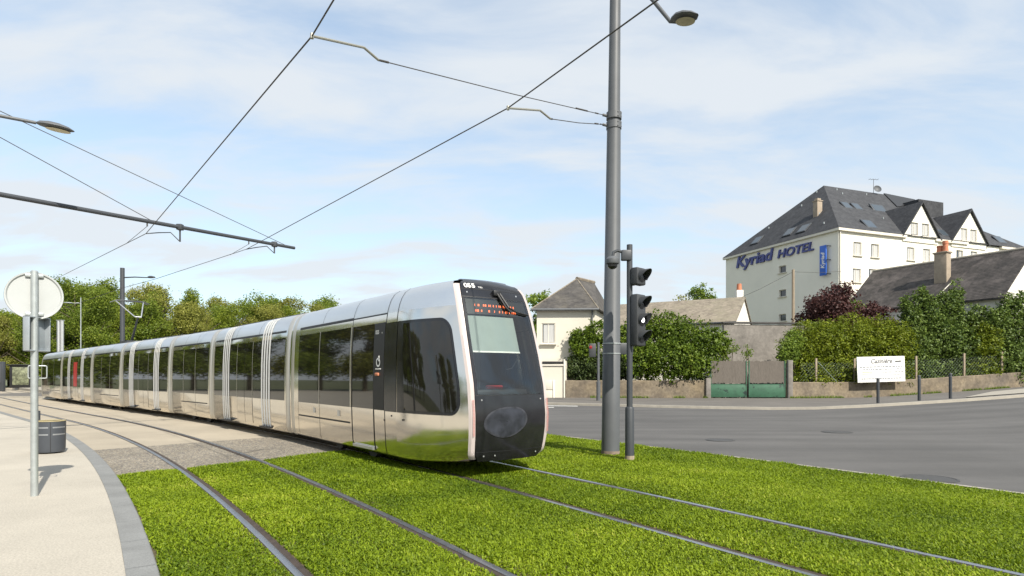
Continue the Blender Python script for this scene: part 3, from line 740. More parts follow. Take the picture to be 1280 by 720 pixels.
mb = MB(); mm = Matrix.Translation(C1(5.75, -.05, 1.75)) @ Matrix.Rotation(math.atan2(ft.y, ft.x), 4, 'Z'); mb.rbox(0, (.14, .46, .75), bev=.06, mtx=mm); mb.rbox(0, (.12, .26, .20), bev=.05, mtx=mm @ Matrix.Translation((.02, 0, .50))); mb.build('driver_seat', mat('seat_fabric', (.03, .035, .05), .9), tram)
mb = MB(); mb.rbox((0, 0, 0), (.06, .32, .06), bev=.02, mtx=Matrix.Translation(face(-.45, 1.47, -.07)) @ Matrix.Rotation(math.atan2(ft.y, ft.x), 4, 'Z')); mb.build('red_lamp', M['red'], mask)
mb = MB()                                     # driver's side reading panel / mirror arm seen through the glass
mb.tube([C1(5.0, .62, 2.0), C1(5.0, .45, 1.78), C1(5.0, .32, 1.76)], .012, 6); mb.rbox((0, 0, 0), (.05, .09, .16), bev=.02, mtx=Matrix.Translation(C1(5.0, .6, 1.85))); mb.build('cab_mirror', M['seam'], mask)
# destination display: two rows of lit dashes
mb = MB(); rr = random.Random(3)
for z0 in (2.795, 2.70):
    a = -.70
    while a < .50:
        wdt = rr.choice((.022, .032, .045)); 
        if rr.random() < .8:
            mb.grid(lambda aa, z: face(aa + (z - z0) * .25, z, -.012), [a, a + wdt], [z0, z0 + .038])
        a += wdt + rr.choice((.018, .018, .06))
dsp = mb.build('destination_display', M['orange'], mask)
mb = MB(); mb.grid(lambda a, z: face(a, z, -.02), [-.92 + 1.84 * i / 6 for i in range(7)], [2.66, 2.78, 2.92]); mb.build('display_panel', M['seam'], mask)
# wiper
mb = MB(); mb.rbox((0, 0, 0), (.08, .16, .10), bev=.02, mtx=Matrix.Translation(face(.0, 3.04, .03)) @ Matrix.Rotation(math.atan2(ft.y, ft.x), 4, 'Z'))
mb.tube([face(-.02, 3.05, .05), face(.16, 2.80, .05), face(.30, 2.72, .045)], .018, 8); mb.tube([face(.06, 3.05, .05), face(.25, 2.80, .05)], .022, 8)
mb.tube([face(.25, 2.80, .05), face(.45, 2.74, .04), face(.90, 2.70, .03)], .016, 8)
mb.build('wiper', M['seam'], mask)
# fleet number
def face_frame(a, z, off): 
    o = face(a, z, off); return frame(o, face(a + .05, z, off) - o, face(a, z + .05, off) - o)
mb = text_mb('055', .135, face_frame(-.90, 3.115, .008), 0, .004); text_mb('TRS', .05, face_frame(-.50, 3.115, .008), mb=mb); mb.build('fleet_number', M['white'], mask, 0)
def side_frame(q, z): return frame(C1(q, -(plat(z) + .014), z), -ft, (0, 0, 1))
mb = text_mb('055', .10, side_frame(6.88, 2.42), 0, .002); text_mb('TRS', .035, side_frame(6.67, 2.42), mb=mb)
mb.lathe([(.055, .0), (.085, .0)], 0, 20, mtx=side_frame(6.75, 1.90)); mb.box((0, 0, 0), (.035, .006, .10), mtx=Matrix.Translation(C1(6.73, -(plat(2) + .012), 1.97)) @ Matrix.Rotation(math.atan2(ft.y, ft.x), 4, 'Z'))
for k in range(5): mb.box((0, 0, 0), (.028, .004, .022), mtx=Matrix.Translation(C1(6.84 - k * .042, -(plat(1.78) + .010), 1.78)) @ Matrix.Rotation(math.atan2(ft.y, ft.x), 4, 'Z'))
mb.build('fleet_number', M['white'], cab, 0)
mb = MB(); mb.rbox((0, 0, 0), (.14, .05, .06), bev=.02, mtx=Matrix.Translation(C1(6.78, -1.215, 1.68)) @ Matrix.Rotation(math.atan2(ft.y, ft.x), 4, 'Z')); mb.build('indicator_lamp', M['terracotta'], cab)
bo = MB(); bo.box((0, 0, 0), (2.3, 1.5, .12), mtx=Matrix.Translation(C1(8.6, 0, .24)) @ Matrix.Rotation(math.atan2(ft.y, ft.x), 4, 'Z')); bogie = bo.build('bogie', M['seam'], tram)
for q in (7.75, 9.45):
    for lt in (-.72, .72):
        wm = MB(); mm = Matrix.Translation(C1(q, lt, .27)) @ Matrix.Rotation(math.atan2(ft.y, ft.x), 4, 'Z') @ Matrix.Rotation(R(90), 4, 'X')
        wm.lathe([(0, -.05), (.2, -.05), (.26, -.06), (.26, .06), (.2, .05), (.12, .02), (0, .03)], 0, 20, mtx=mm); wm.build('wheel', M['iron'], bogie)

# ------------------------------------------------------------------ overhead line, masts
def lamp_head(mb, c, d, L=.62, w=.30, mi=0, mi2=1):
    """flattened cobra-head lantern at c pointing along d"""
    d = Vector(d).normalized(); s = d.cross(Vector((0, 0, 1))).normalized()
    prof = [(0, .10, .05), (.12, .5, .7), (.35, .92, 1), (.6, 1, .95), (.85, .72, .6), (1, .15, .12)]
    vs = []; n = 14
    for (t, wv, hv) in prof:
        for k in range(n):
            a = 2 * math.pi * k / n; hz = math.sin(a) * (.10 if math.sin(a) > 0 else .045) * hv
            vs.append(c + d * (t * L) + s * (math.cos(a) * w / 2 * wv) + Vector((0, 0, hz)))
    fs = []
    for i in range(len(prof) - 1):
        for k in range(n): fs.append((i * n + k, i * n + (k + 1) % n, (i + 1) * n + (k + 1) % n, (i + 1) * n + k))
    mb.add(vs, fs, mi)
    return mb
def lamp_glass(c, d, L, w):
    d = Vector(d).normalized(); s = d.cross(Vector((0, 0, 1))).normalized(); m_ = MB(); vs = []
    for k in range(20):
        a = 2 * math.pi * k / 20; vs.append(c + d * (L * .55 + math.cos(a) * L * .33) + s * (math.sin(a) * w * .38) + Vector((0, 0, -.048)))
    vs.append(c + d * (L * .55) + Vector((0, 0, -.075)))
    m_.add(vs, [(k, (k + 1) % 20, 20) for k in range(20)]); return m_

# big mast beside the signal
mo = G(763, 569)
mast = thing('catenary_mast', 'tall tapered grey mast standing in the grass in front of the road', 'mast', mo)
lean = Vector((.0105, 0, 1))
def mp_(z): return mo + lean * z
mb = MB(); mb.tube([mp_(0), mp_(2.3), mp_(2.31), mp_(6.8)], [.188, .180, .176, .142], 28); mb.tube([mp_(6.8), mp_(10.6)], [.128, .105], 28); mb.build('shaft', M['grey_paint'], mast)
mb = MB(); mb.tube([mp_(0.0), mp_(.10)], [.196, .191], 28); mb.build('base_collar', mat('rusty_base', (.17, .13, .10), .9, var=.4, vscale=8), mast)
for z in (6.86, 7.06):
    mb = MB(); mb.tube([mp_(z - .075), mp_(z - .07), mp_(z + .07), mp_(z + .075)], [.14, .158, .158, .14], 24)
    mb.tube([mp_(z) + Vector((-.15, -.02, 0)), mp_(z) + Vector((-.24, -.03, .02))], .03, 8)
    for a in (.4, 1.0): 
        q = mp_(z) + Vector((math.sin(a) * .16, -math.cos(a) * .16, 0)); mb.tube([q + Vector((0, .02, .04)), q + Vector((0, -.012, .04))], .014, 6); mb.tube([q + Vector((0, .02, -.04)), q + Vector((0, -.012, -.04))], .014, 6)
    mb.build('clamp', M['grey_paint'], mast)
lh = P(838, 27, 11.9); mb = MB(); tp = mp_(10.2)
mb.tube([tp, tp.lerp(lh, .3) + Vector((0, 0, .12)), tp.lerp(lh, .7) + Vector((0, 0, .07)), lh, lh + Vector((.1, -.03, -.02))], [.05, .045, .04, .036, .036], 12); arm = mb.build('lamp_arm', M['grey_paint'], mast)
dirl = (Vector((lh.x, lh.y, 0)) - Vector((tp.x, tp.y, 0))).normalized()
mb = lamp_head(MB(), lh, dirl + Vector((0, 0, -.12)), .56, .46); lo = mb.build('lamp_head', M['grey_paint'], mast)
lamp_glass(lh + Vector((0, 0, -.03)), dirl + Vector((0, 0, -.12)), .56, .46).build('lamp_glass', M['lamp_glass'], lo)
# sign plate strapped to it
so = mp_(2.22); sgn = thing('strapped_sign', 'small grey sign plate strapped to the tall grey mast by two steel bands', 'sign', so)
mb = MB(); mb.rbox(so + Vector((.30, .05, 0)), (.34, .035, .24), rz=R(12), bev=.015); mb.build('plate', M['dark_paint'], sgn)
for dz in (.105, -.105):
    mb = MB(); mb.tube([so + Vector((0, 0, dz - .012)), so + Vector((0, 0, dz + .012))], .189, 28); mb.tube([so + Vector((.15, .02, dz)), so + Vector((.22, .04, dz))], .012, 6); mb.build('band', M['galv'], sgn)

# left mast (foot outside the picture) with cantilever and lamp
pe, ps = P(368, 310, 21.0), P(0, 243, 14.0); pd = (pe - ps).normalized(); root = ps - pd * 2.6
lm = thing('catenary_mast', 'grey mast on the left whose long pipe arm carries both contact wires', 'mast', (root.x, root.y, .035))
mb = MB(); mb.tube([(root.x, root.y, .035), (root.x, root.y, 9.0)], [.17, .11], 24); mb.build('shaft', M['grey_paint'], lm)
mb = MB(); mb.tube([root, pe], [.062, .052], 14); mb.build('cantilever_pipe', M['dark_paint'], lm)
lc = P(45, 153.5, 13.6); tl = Vector((root.x, root.y, lc.z - .08))
mb = MB(); mb.tube([tl, tl.lerp(lc, .5) + Vector((0, 0, .04)), lc], [.05, .042, .036], 12); mb.build('lamp_arm', M['grey_paint'], lm)
dl = Vector((lc.x - root.x, lc.y - root.y, -.15)); mb = lamp_head(MB(), lc - dl.normalized() * .02, dl, .72, .36); lo = mb.build('lamp_head', M['grey_paint'], lm)
lamp_glass(lc - Vector((0, 0, .01)), dl, .72, .36).build('lamp_glass', M['lamp_glass'], lo)
def on_pipe(px):                              # the pipe's point in the picture column px
    lo_, hi_ = 0.0, 1.0
    for _ in range(40):
        m_ = (lo_ + hi_) / 2; q = ps.lerp(pe, m_)
        if 640 + F * q.x / q.y < px: lo_ = m_
        else: hi_ = m_
    return ps.lerp(pe, lo_)
stay_top = Vector((root.x, root.y, 8.05))
for px in (194, 362):
    mb = MB(); q = on_pipe(px); mb.tube([stay_top + Vector((0, 0, .25 if px > 200 else 0)), q], .010, 6); mb.build('stay_wire', M['wire'], lm)
ZW_ = 5.72
def wp(px, py): 
    Y = (ZW_ - EYE) * F / (YH - py); return P(px, py, Y)
regs = {}
for nm, (pd_, pa_, pj) in {'a': (225, 183.5, 195), 'b': (343, 309, 319)}.items():
    q = on_pipe(pd_); y_arm = {'a': 300, 'b': 316}[nm]; foot_ = Vector((q.x, q.y, q.z - {'a': .42, 'b': .30}[nm]))
    mb = MB(); mb.tube([q + Vector((0, 0, .06)), foot_], .025, 8); mb.rbox(q, (.16, .16, .17), bev=.02)
    contact = P({'a': 182.5, 'b': 308}[nm], {'a': 292, 'b': 311.5}[nm], q.y - {'a': .45, 'b': .55}[nm]); regs[nm] = contact
    mid = foot_.lerp(contact, .28) + Vector((0, 0, .20)); mb.tube([foot_, mid, contact.lerp(mid, .5) + Vector((0, 0, .01)), contact], .014, 8)
    mb.build('registration_arm', M['dark_paint'], lm)
    q2 = on_pipe({'a': 184, 'b': 311}[nm]); mb = MB(); f2 = Vector((q2.x, q2.y, q2.z - .14)); mb.tube([q2, f2], .02, 8)
    ahead = P({'a': 159, 'b': 288}[nm], {'a': 303.5, 'b': 318.5}[nm], contact.y + {'a': 1.4, 'b': 1.5}[nm]); mb.tube([f2, ahead], .007, 6); mb.build('dropper', M['wire'], lm)

# contact wires
def wire(pts, lab, r=.0105):
    mb = MB(); pts = [Vector(p) for p in pts]; mb.tube(pts, r, 8); o = mb.build('contact_wire', M['wire'], smooth=60); return tag(o, lab, 'overhead wire', 'contact wires')
ra, rb = wp(390, 45), wp(635, 135)
ahead_a = P(75, 346, 31); ahead_b = P(150, 361.5, 26.5)
def outwards(p, q, L_): d = (q - p).normalized(); return q + d * L_
wire([outwards(P(390, 45, ra.y), P(417, 0, ra.y * .905), 6), ra, regs['a'], ahead_a, P(20, 369, 47)], 'contact wire over the near track, left of the tram', .0095)
wire([outwards(rb, P(822, 0, rb.y * .714), 5), rb, regs['b'], P(195, 348.5, 25.0), P(150, 360.8, 27.5), P(70, 389, 44)], 'contact wire over the tram track passing the tall mast', .0095)
for nm, zc, c0, dx, lab in (('a', 7.06, ra, 66, 'long pull-off wire from the mast to the near contact wire'), ('b', 6.86, rb, 50, 'short pull-off wire from the mast to the tram contact wire')):
    t = thing('pull_off', lab, 'span wire', c0, 0, 'pull-off wires')
    m0 = mp_(zc) + Vector((-.24, -.03, .02))
    if nm == 'a': e1 = P(473, 75, ra.y + (m0.y - ra.y) * .20); kn = P(455, 59.5, ra.y + (m0.y - ra.y) * .155)
    else: e1 = P(688, 148.5, rb.y + (m0.y - rb.y) * .42); kn = P(675, 138, rb.y + (m0.y - rb.y) * .31)
    mb = MB(); mb.tube([c0 + Vector((0, 0, -.03)), c0 + Vector((0, 0, .03))], .022, 8); mb.tube([c0, c0.lerp(kn, .6), kn, e1], .017, 8); mb.build('steady_arm', mat('steady_arm_alloy', (.34, .33, .28), .5, .6), t)
    mb = MB(); mb.tube([e1, e1.lerp(m0, .5) + Vector((0, 0, -.02)), m0], .008, 6); mb.tube([m0.lerp(e1, .10), m0.lerp(e1, .17)], .016, 8); mb.tube([m0.lerp(e1, .03), m0.lerp(e1, .05)], .014, 8); mb.tube([e1, e1.lerp(m0, .03)], .016, 8); mb.build('span_wire', M['wire'], t)

# distant mast and street lamps
def far_mast(px, py_top, Y, arm_px, arm_py, lab, r=.14, nm='catenary_mast', cat='mast', m='dark_paint'):
    b = P(px, 470, Y); tz = P(px, py_top, Y).z; t = thing(nm, lab, cat, (b.x, b.y, 0))
    mb = MB(); mb.tube([(b.x, b.y, 0), (b.x, b.y, tz)], [r, r * .85], 14); mb.build('shaft', M[m], t)
    a0 = P(px, arm_py, Y); a1 = P(arm_px, arm_py, Y - .3); mb = MB(); mb.tube([a0, a0.lerp(a1, .5) + Vector((0, 0, .03)), a1], [.04, .035, .03], 8); mb.build('lamp_arm', M[m], t)
    d = Vector((a1.x - a0.x, a1.y - a0.y, 0)); mb = lamp_head(MB(), a1, d, .50 * Y / 33, .28 * Y / 33); mb.build('lamp_head', M[m], t)
far_mast(153, 335, 36, 184, 347, 'dark mast with a lamp arm rising behind the pantograph')
far_mast(101, 372, 70, 92, 379, 'slim distant street lamp in front of the wood', .06, 'street_lamp', 'street lamp', 'galv')

# ------------------------------------------------------------------ signals
def hood(mb, mtx, r, L_, mi=0):
    n = 18; vs = []; fs = []
    for k in range(n + 1):
        a = R(-35) + R(250) * k / n; c, s = math.cos(a), math.sin(a); ll = L_ * (.30 + .70 * (max(s, -.3) + .3) / 1.3)
        for (rr, zz) in ((r, 0), (r, ll), (r * .94, ll), (r * .94, 0)): vs.append(mtx @ Vector((c * rr, s * rr, zz)))
    for k in range(n):
        for j in range(3): fs.append((k * 4 + j, k * 4 + j + 1, (k + 1) * 4 + j + 1, (k + 1) * 4 + j))
    mb.add(vs, fs, mi)
so = G(787, 577); sig = thing('traffic_signal', 'black four-lens signal on a slim grey post beside the tall mast', 'traffic light', so)
mb = MB(); mb.tube([so, so + Vector((0, 0, 1.02)), so + Vector((0, 0, 1.05)), so + Vector((0, 0, 1.06)), so + Vector((0, 0, 4.18))], [.088, .086, .075, .058, .056], 18); mb.build('post', M['dark_paint'], sig)
mb = MB(); mb.tube([so, so + Vector((0, 0, .12))], [.094, .09], 18); mb.build('base_collar', M['timber'], sig)
fd = Vector((.70, -.71, 0)).normalized(); sdv = Vector((-fd.y, fd.x, 0))   # facing direction of the heads
def head(zc, nl, lit=None):
    c = so + Vector((.16, -.03, zc)); hgt = .33 * nl
    mm = frame(c, sdv, (0, 0, 1)); mb = MB()
    mb.rbox(0, (.30, hgt, .16), bev=.03, mtx=mm); mb.rbox(0, (.10, hgt * .98, .06), bev=.015, mtx=mm @ Matrix.Translation((-.02, 0, -.11)))
    hd = mb.build('signal_head', M['signal'], sig)
    for k in range(nl):
        y = (k - (nl - 1) / 2) * .325; lm_ = mm @ Matrix.Translation((0, y, .08)); mb = MB(); hood(mb, lm_, .125, .20); mb.build('visor', M['signal'], hd)
        mb = MB(); mb.lathe([(0, .028), (.05, .025), (.09, .015), (.118, .003)], 0, 20, mtx=lm_); mb.build('lens', M['lens'], hd)
        if lit == k:
            mb = MB(); mb.lathe([(0, .034), (.05, .032), (.052, .02)], 0, 16, mtx=lm_); mb.build('lit_lens', M['lens_lit'], hd)
    mb = MB(); 
    for y in (-hgt * .35, hgt * .35): mb.tube([mm @ Vector((-.02, y, -.10)), so + Vector((0, 0, zc + y))], .02, 8)
    mb.build('bracket', M['signal'], hd)
head(2.72, 3, 1); head(3.56, 1)
mb = MB(); mb.rbox(so + Vector((-.07, -.02, 3.97)), (.19, .13, .20), bev=.02)
mb.tube([so + Vector((-.10, -.03, 4.02)), so + Vector((-.24, -.05, 4.06)), so + Vector((-.32, -.06, 4.02)), so + Vector((-.34, -.06, 3.92))], .03, 10)
cm = mb.build('camera_bracket', M['dark_paint'], sig)
cc = so + Vector((-.34, -.06, 3.86)); mb = MB(); mb.lathe([(0, .09), (.08, .08), (.125, .03), (.13, -.04), (.12, -.06)], cc, 20); cmh = mb.build('camera_housing', M['grey_paint'], cm)
mb = MB(); mb.lathe([(.10, -.06), (.09, -.12), (.05, -.155), (0, -.165)], cc, 20); mb.build('camera_dome', M['lens'], cm)

fs_ = G(748, 503); f2 = thing('pedestrian_signal', 'slim grey signal post across the road with a small red lamp', 'traffic light', (fs_.x, fs_.y, .1))
mb = MB(); mb.tube([(fs_.x, fs_.y, .1), (fs_.x, fs_.y, 1.3), (fs_.x, fs_.y, 1.31), (fs_.x, fs_.y, 3.75)], [.13, .13, .08, .075], 12); mb.build('post', M['grey_paint'], f2)
c = P(740.5, 438, fs_.y - .1); mb = MB(); mb.rbox(c, (.42, .26, .85), bev=.04); hd = mb.build('signal_head', M['signal'], f2)
mm = frame(c + Vector((-.12, -.14, .2)), (1, 0, 0), (0, 0, 1)); mb = MB(); mb.lathe([(0, .02), (.10, .0)], 0, 16, mtx=mm); mb.build('lens', M['red_lit'], hd)

# ------------------------------------------------------------------ left foreground
po = G(43, 620, .035); sp = thing('sign_post', 'pale metal post seen from behind with a round sign plate and a box plate', 'road sign', po)
mb = MB(); mb.tube([po, po + Vector((0, 0, 3.02))], .043, 18); mb.lathe([(.043, 3.02), (.03, 3.035), (0, 3.04)], po, 18); mb.build('post', M['galv'], sp)
vd = Vector((po.x, po.y, 0)).normalized(); sdv2 = Vector((vd.y, -vd.x, 0))
dc = po + Vector((0, 0, 2.70)) + vd * .065
mm = frame(dc, sdv2, (0, 0, 1)); mb = MB()
mb.lathe([(0, .004), (.285, .004), (.300, .026), (.318, .028), (.322, .012), (.322, -.012), (.30, -.02), (0, -.02)], 0, 48, mtx=mm); dsc = mb.build('round_plate', M['sign_back'], sp)
mb = MB()
for y in (-.25, .27): mb.rbox(0, (.20, .045, .03), bev=.008, mtx=mm @ Matrix.Translation((0, y, .02)))
mb.build('plate_clamp', M['galv'], sp)
bc = po + Vector((0, 0, 2.18)) + vd * .07; ang = math.atan2(vd.y, vd.x) - math.pi / 2 + R(52)
mb = MB(); bw, bh = .38, .47
mb.rbox(bc, (bw, .02, bh), rz=ang, bev=.008)
mx_ = Matrix.Translation(bc) @ Matrix.Rotation(ang, 4, 'Z')
for sx in (-1, 1): mb.rbox(0, (.02, .09, bh), bev=.008, mtx=mx_ @ Matrix.Translation((sx * (bw / 2 - .01), -.035, 0)))
for sz in (-1, 1): mb.rbox(0, (bw, .09, .02), bev=.008, mtx=mx_ @ Matrix.Translation((0, -.035, sz * (bh / 2 - .01))))
mb.build('box_plate', mat('zinc_plate', (.36, .39, .41), .4, .5, var=.1), sp)
lc_ = P(47, 465, po.y + .09); mb = MB(); lx, lz = .10, .085; pts = []
for k in range(33):
    a = 2 * math.pi * k / 32; pts.append(lc_ + sdv2 * (max(-1, min(1, 1.35 * math.cos(a))) * lx) + Vector((0, 0, max(-1, min(1, 1.35 * math.sin(a))) * lz)))
mb.tube(pts, .008, 8, cap=False); mb.tube([po + Vector((0, 0, 1.70)), lc_ + sdv2 * -.02], .02, 8); mb.build('loop_frame', M['galv'], sp)

bo_ = G(63, 566, .035); bn = thing('litter_bin', 'dark grey curved litter bin with beige rim on the pale pavement', 'litter bin', bo_)
rzb = math.atan2(bo_.x, bo_.y)
def binpt(r): return r
mb = MB(); mb.lathe([(.20, .02), (.245, .03), (.262, .10), (.268, .45), (.268, .66), (.255, .665), (.25, .60), (.24, .1), (0, .08)], bo_, 40); bd = mb.build('drum', M['bin'], bn)
mb = MB(); mb.lathe([(.225, .667), (.270, .667), (.273, .675), (.270, .682), (.225, .682), (.225, .667)], bo_, 40); mb.build('rim', mat('beige_rim', (.36, .30, .16), .6, var=.1), bn)
mb = MB()
for zc in (.545, .40):
    for (a0, a1) in ((-66, -8), (8, 66)):
        a0_, a1_ = R(a0) - math.pi / 2 - rzb, R(a1) - math.pi / 2 - rzb; mb.lathe([(.2705, zc - .014), (.2705, zc + .014)], bo_, 14, a0=a0_, a1=a1_)
mb.build('slot', mat('slot_metal', (.30, .31, .32), .4, .5), bn)
mb = MB(); a_ = -math.pi / 2 - rzb; mb.lathe([(.2708, .05), (.2708, .655)], bo_, 1, a0=a_ - .02, a1=a_ + .02); mb.build('door_gap', M['seam'], bn)
bp_ = bo_ + vd * .33 + sdv2 * -.22
mb = MB(); mb.rbox(bp_ + Vector((0, 0, .44)), (.09, .09, .88), bev=.015); mb.tube([bp_ + Vector((0, 0, .5)), bo_ + Vector((0, 0, .5)) + (bp_ - bo_).normalized() * .25], .02, 8); mb.build('support_post', M['bin'], bn)

# things on the far tram stop
mb = ribbon(56, 95, SP + 1.4, SP + 5.2, .27, 1, 2)
n_ = 40; us = [56 + i for i in range(n_)]
mb.grid(lambda s, k: A(s, SP + 1.4, .27 * k - .01), us, [0, 1]); mb.grid(lambda k, o: A(56, SP + 1.4 + o * 3.8, .27 * k - .01), [0, 1], [0, 1])
struct(mb.build('tram_stop_platform', M['kerb_stone'], smooth=0))
kc = P(27, 470, 72); kk = thing('advertising_kiosk', 'black framed advertising kiosk on the distant tram stop', 'kiosk', (kc.x, kc.y, .27))
mb = MB(); mb.rbox((kc.x, kc.y, 1.6), (2.2, .5, 2.7), rz=R(20), bev=.06); mb.rbox((kc.x - .1, kc.y, 2.95), (2.5, .9, .14), rz=R(20), bev=.03); mb.build('case', M['seam'], kk)
mb = MB(); mb.rbox(Vector((kc.x, kc.y, 1.65)) + Vector((.09, -.26, 0)), (1.6, .03, 2.1), rz=R(20), bev=.005); mb.build('poster', M['poster'], kk)
kc = P(-2, 470, 66); kk = thing('information_totem', 'dark blue-grey totem at the left edge of the distant stop', 'totem', (kc.x, kc.y, .0))
mb = MB(); mb.rbox((kc.x, kc.y, 1.6), (1.3, .4, 3.2), bev=.08); mb.build('totem_body', M['dark_paint'], kk)
mb = MB(); mb.rbox((kc.x, kc.y - .21, 1.9), (1.0, .03, 2.0), bev=.01); mb.build('totem_panel', M['ink'], kk)
pc = P(75.5, 470, 60); py_ = thing('steel_pylon', 'shiny twin steel pylon rising behind the last tram cars', 'pylon', (pc.x, pc.y, 0))
for dx in (-.17, .17):
    mb = MB(); mb.tube([(pc.x + dx, pc.y, 0), (pc.x + dx, pc.y, 7.1)], .15, 16); mb.build('column', M['alu'], py_)
mb = MB(); mb.rbox((pc.x, pc.y, 7.14), (.66, .32, .06), bev=.015); mb.build('cap_plate', M['alu'], py_)

# bollards and fence on the right
def bol():
    t = thing('bollard', '', 'bollard', (0, 0, 0), 0, 'bollards along the far kerb')
    mb = MB(); mb.lathe([(.0, 1.24), (.05, 1.235), (.068, 1.21), (.07, 1.17), (.07, 0)], 0, 16, mtx=Matrix.Identity(4)); mb.build('post', M['dark_paint'], t)
    mb = MB(); mb.lathe([(.073, 1.06), (.073, 1.10)], 0, 16, mtx=Matrix.Identity(4)); mb.build('reflective_band', M['grey_paint'], t)
    return t
bl = [(1097.5, 30.0, 'thin grey bollard standing in front of the white board'), (1149, 29.7, 'dark bollard just right of the white board'), (1188, 29.7, 'dark bollard farthest right on the far pavement')]
b0 = bol()
for i, (px, Y, lab) in enumerate(bl):
    X = (px - 640) / F * Y; loc = (X, Y, zt(X, Y) + .11)
    if i == 0: b0.location = loc; b0['label'] = lab
    else: dup(b0, loc, None, lab)

def wall_along(pts, h, th, name, lab, m, cat='wall', cop=None, hh=None):
    """wall following ground points; pts are (x,y)"""
    pl = resample(pts, 40); mb = MB(); vs = []
    for i, p in enumerate(pl):
        d = (pl[min(i + 1, 39)] - pl[max(i - 1, 0)]).normalized(); nn = Vector((-d.y, d.x, 0)); z = zt(p.x, p.y)
        top = z + h + .035 * math.sin(i * 1.3) * .3
        for (o, zz) in ((0, z - .1), (0, top - .05), (.03, top), (th - .03, top), (th, top - .05), (th, z - .1)): vs.append(p + nn * o + Vector((0, 0, zz)))
    fs = [(i * 6 + j, i * 6 + j + 1, (i + 1) * 6 + j + 1, (i + 1) * 6 + j) for i in range(39) for j in range(5)] + [(0, 1, 2, 3, 4, 5), tuple(39 * 6 + k for k in range(6))]
    mb.add(vs, fs); return tag(mb.build(name, m, smooth=30), lab, cat)
W = lambda px, Y: ((px - 640) / F * Y, Y)
wall_along([W(707, 43.2), W(884, 42.6)], 1.34, .3, 'garden_wall', 'low rubble wall under the big bush left of the gate', M['stone'])
wall_along([W(985, 42.2), W(1068, 43.2), W(1160, 44.2), W(1240, 45.1), W(1300, 46.4), W(1420, 51)], 1.22, .3, 'garden_wall', 'long low rubble wall under the hedge right of the gate', M['stone'])
wall_along([W(905, 48.2), W(1040, 49.2)], 5.75, .3, 'boundary_wall', 'tall grey rendered wall with dark coping behind the gate', M['grey_wall'])
gw = bpy.data.objects['boundary_wall']; mb = MB(); a, b = Vector((*W(904, 48.05), 5.83)), Vector((*W(1041, 49.05), 5.83))
mb.prism([a, a + Vector((0, .55, 0)), a + Vector((0, .55, .12)), a + Vector((0, 0, .12))], b - a); mb.build('coping', M['coping'], gw)

# gate
ga, gb = Vector((*W(887, 42.6), 0)), Vector((*W(983, 42.3), 0)); gt = thing('garden_gate', 'double gate with green steel base and brushwood screens', 'gate', ga); gdv = (gb - ga); gx = gdv.normalized(); gn = Vector((-gx.y, gx.x, 0))
for k in (0, 1):
    a = ga + gdv * (.01 + .50 * k); w_ = gdv.length * .475; c = a + gx * w_ / 2
    mm = frame(c, gx, (0, 0, 1))
    mb = MB(); mb.rbox(0, (w_, .86, .05), bev=.01, mtx=mm @ Matrix.Translation((0, .60, 0))); lf = mb.build('steel_panel', M['green_gate'], gt)
    mb = MB()
    for sx in (-1, 1): mb.box(0, (.06, 2.4, .06), mtx=mm @ Matrix.Translation((sx * (w_ / 2 - .03), 1.5, .006)))
    mb.box(0, (w_, .06, .055), mtx=mm @ Matrix.Translation((0, 1.06, .003))); mb.build('leaf_frame', M['green_gate'], lf)
    mb = MB(); nst = 26; rr = random.Random(k)
    for i in range(nst):
        x = -w_ / 2 + .05 + (w_ - .1) * (i + .5) / nst; mb.box(0, (w_ / nst * .98, 1.52 + rr.uniform(-.05, .08), .03 + rr.uniform(0, .015)), mtx=mm @ Matrix.Translation((x, 1.92 + rr.uniform(-.02, .03), -.02)))
    mb.build('brushwood_screen', M['brushwood'], lf)
for c, hh in ((ga - gx * .12, 1.5), (gb + gx * .22, 2.75)):
    mb = MB(); mb.rbox(c + Vector((0, 0, hh / 2)), (.34, .34, hh), bev=.04); mb.build('gate_pillar', M['grey_wall'], gt)

# white notice board on the wall
ba, bb = P(1072, 478.5, 42.6), P(1131.5, 476.6, 43.2); bu = (bb - ba); bx_ = Vector((bu.x, bu.y, 0)).normalized(); Lb = bu.length; Hb = 1.80
nb = thing('notice_board', 'large white printed notice board leaning on the low wall before the hedge', 'sign board', ba)
ybd = Vector((0, .02, 1)); xdir = bu.normalized(); m0 = frame(ba, xdir, ybd)
mb = MB(); mb.rbox(0, (Lb, Hb, .04), bev=.008, mtx=m0 @ Matrix.Translation((Lb / 2, Hb / 2, 0))); mb.build('panel', M['white'], nb)
def prt(x, y): return m0 @ Matrix.Translation((x, y, .0225))
mb = text_mb('Cazini\u00e8re', .44, prt(Lb * .28, Hb * .74), 0, .012, .25); mb.build('lettering', M['ink'], nb, 0)
rr = random.Random(5)
for (x0, x1, y, hh) in ((.05, .95, .60, .045), (.12, .93, .50, .04), (.52, .95, .385, .035), (.55, .9, .27, .025), (.08, .92, .14, .04)):
    x = x0; mb = MB()
    while x < x1:
        w_ = rr.uniform(.02, .07); mb.box(0, (w_ * Lb, hh * Hb, .002), mtx=prt((x + w_ / 2) * Lb, y * Hb)); x += w_ + .014
    mb.build('small_print', M['faint'], nb, 0)
mb = MB(); mb.box(0, (.22 * Lb, .035 * Hb, .002), mtx=prt(.21 * Lb, .40 * Hb)); mb.box(0, (.22 * Lb, .03 * Hb, .002), mtx=prt(.21 * Lb, .33 * Hb)); mb.build('gold_mark', M['ink2'], nb, 0)
mb = MB(); mb.box(0, (.13 * Lb, .055 * Hb, .002), mtx=prt(.86 * Lb, .80 * Hb)); mb.build('black_mark', M['ink_dark'], nb, 0)

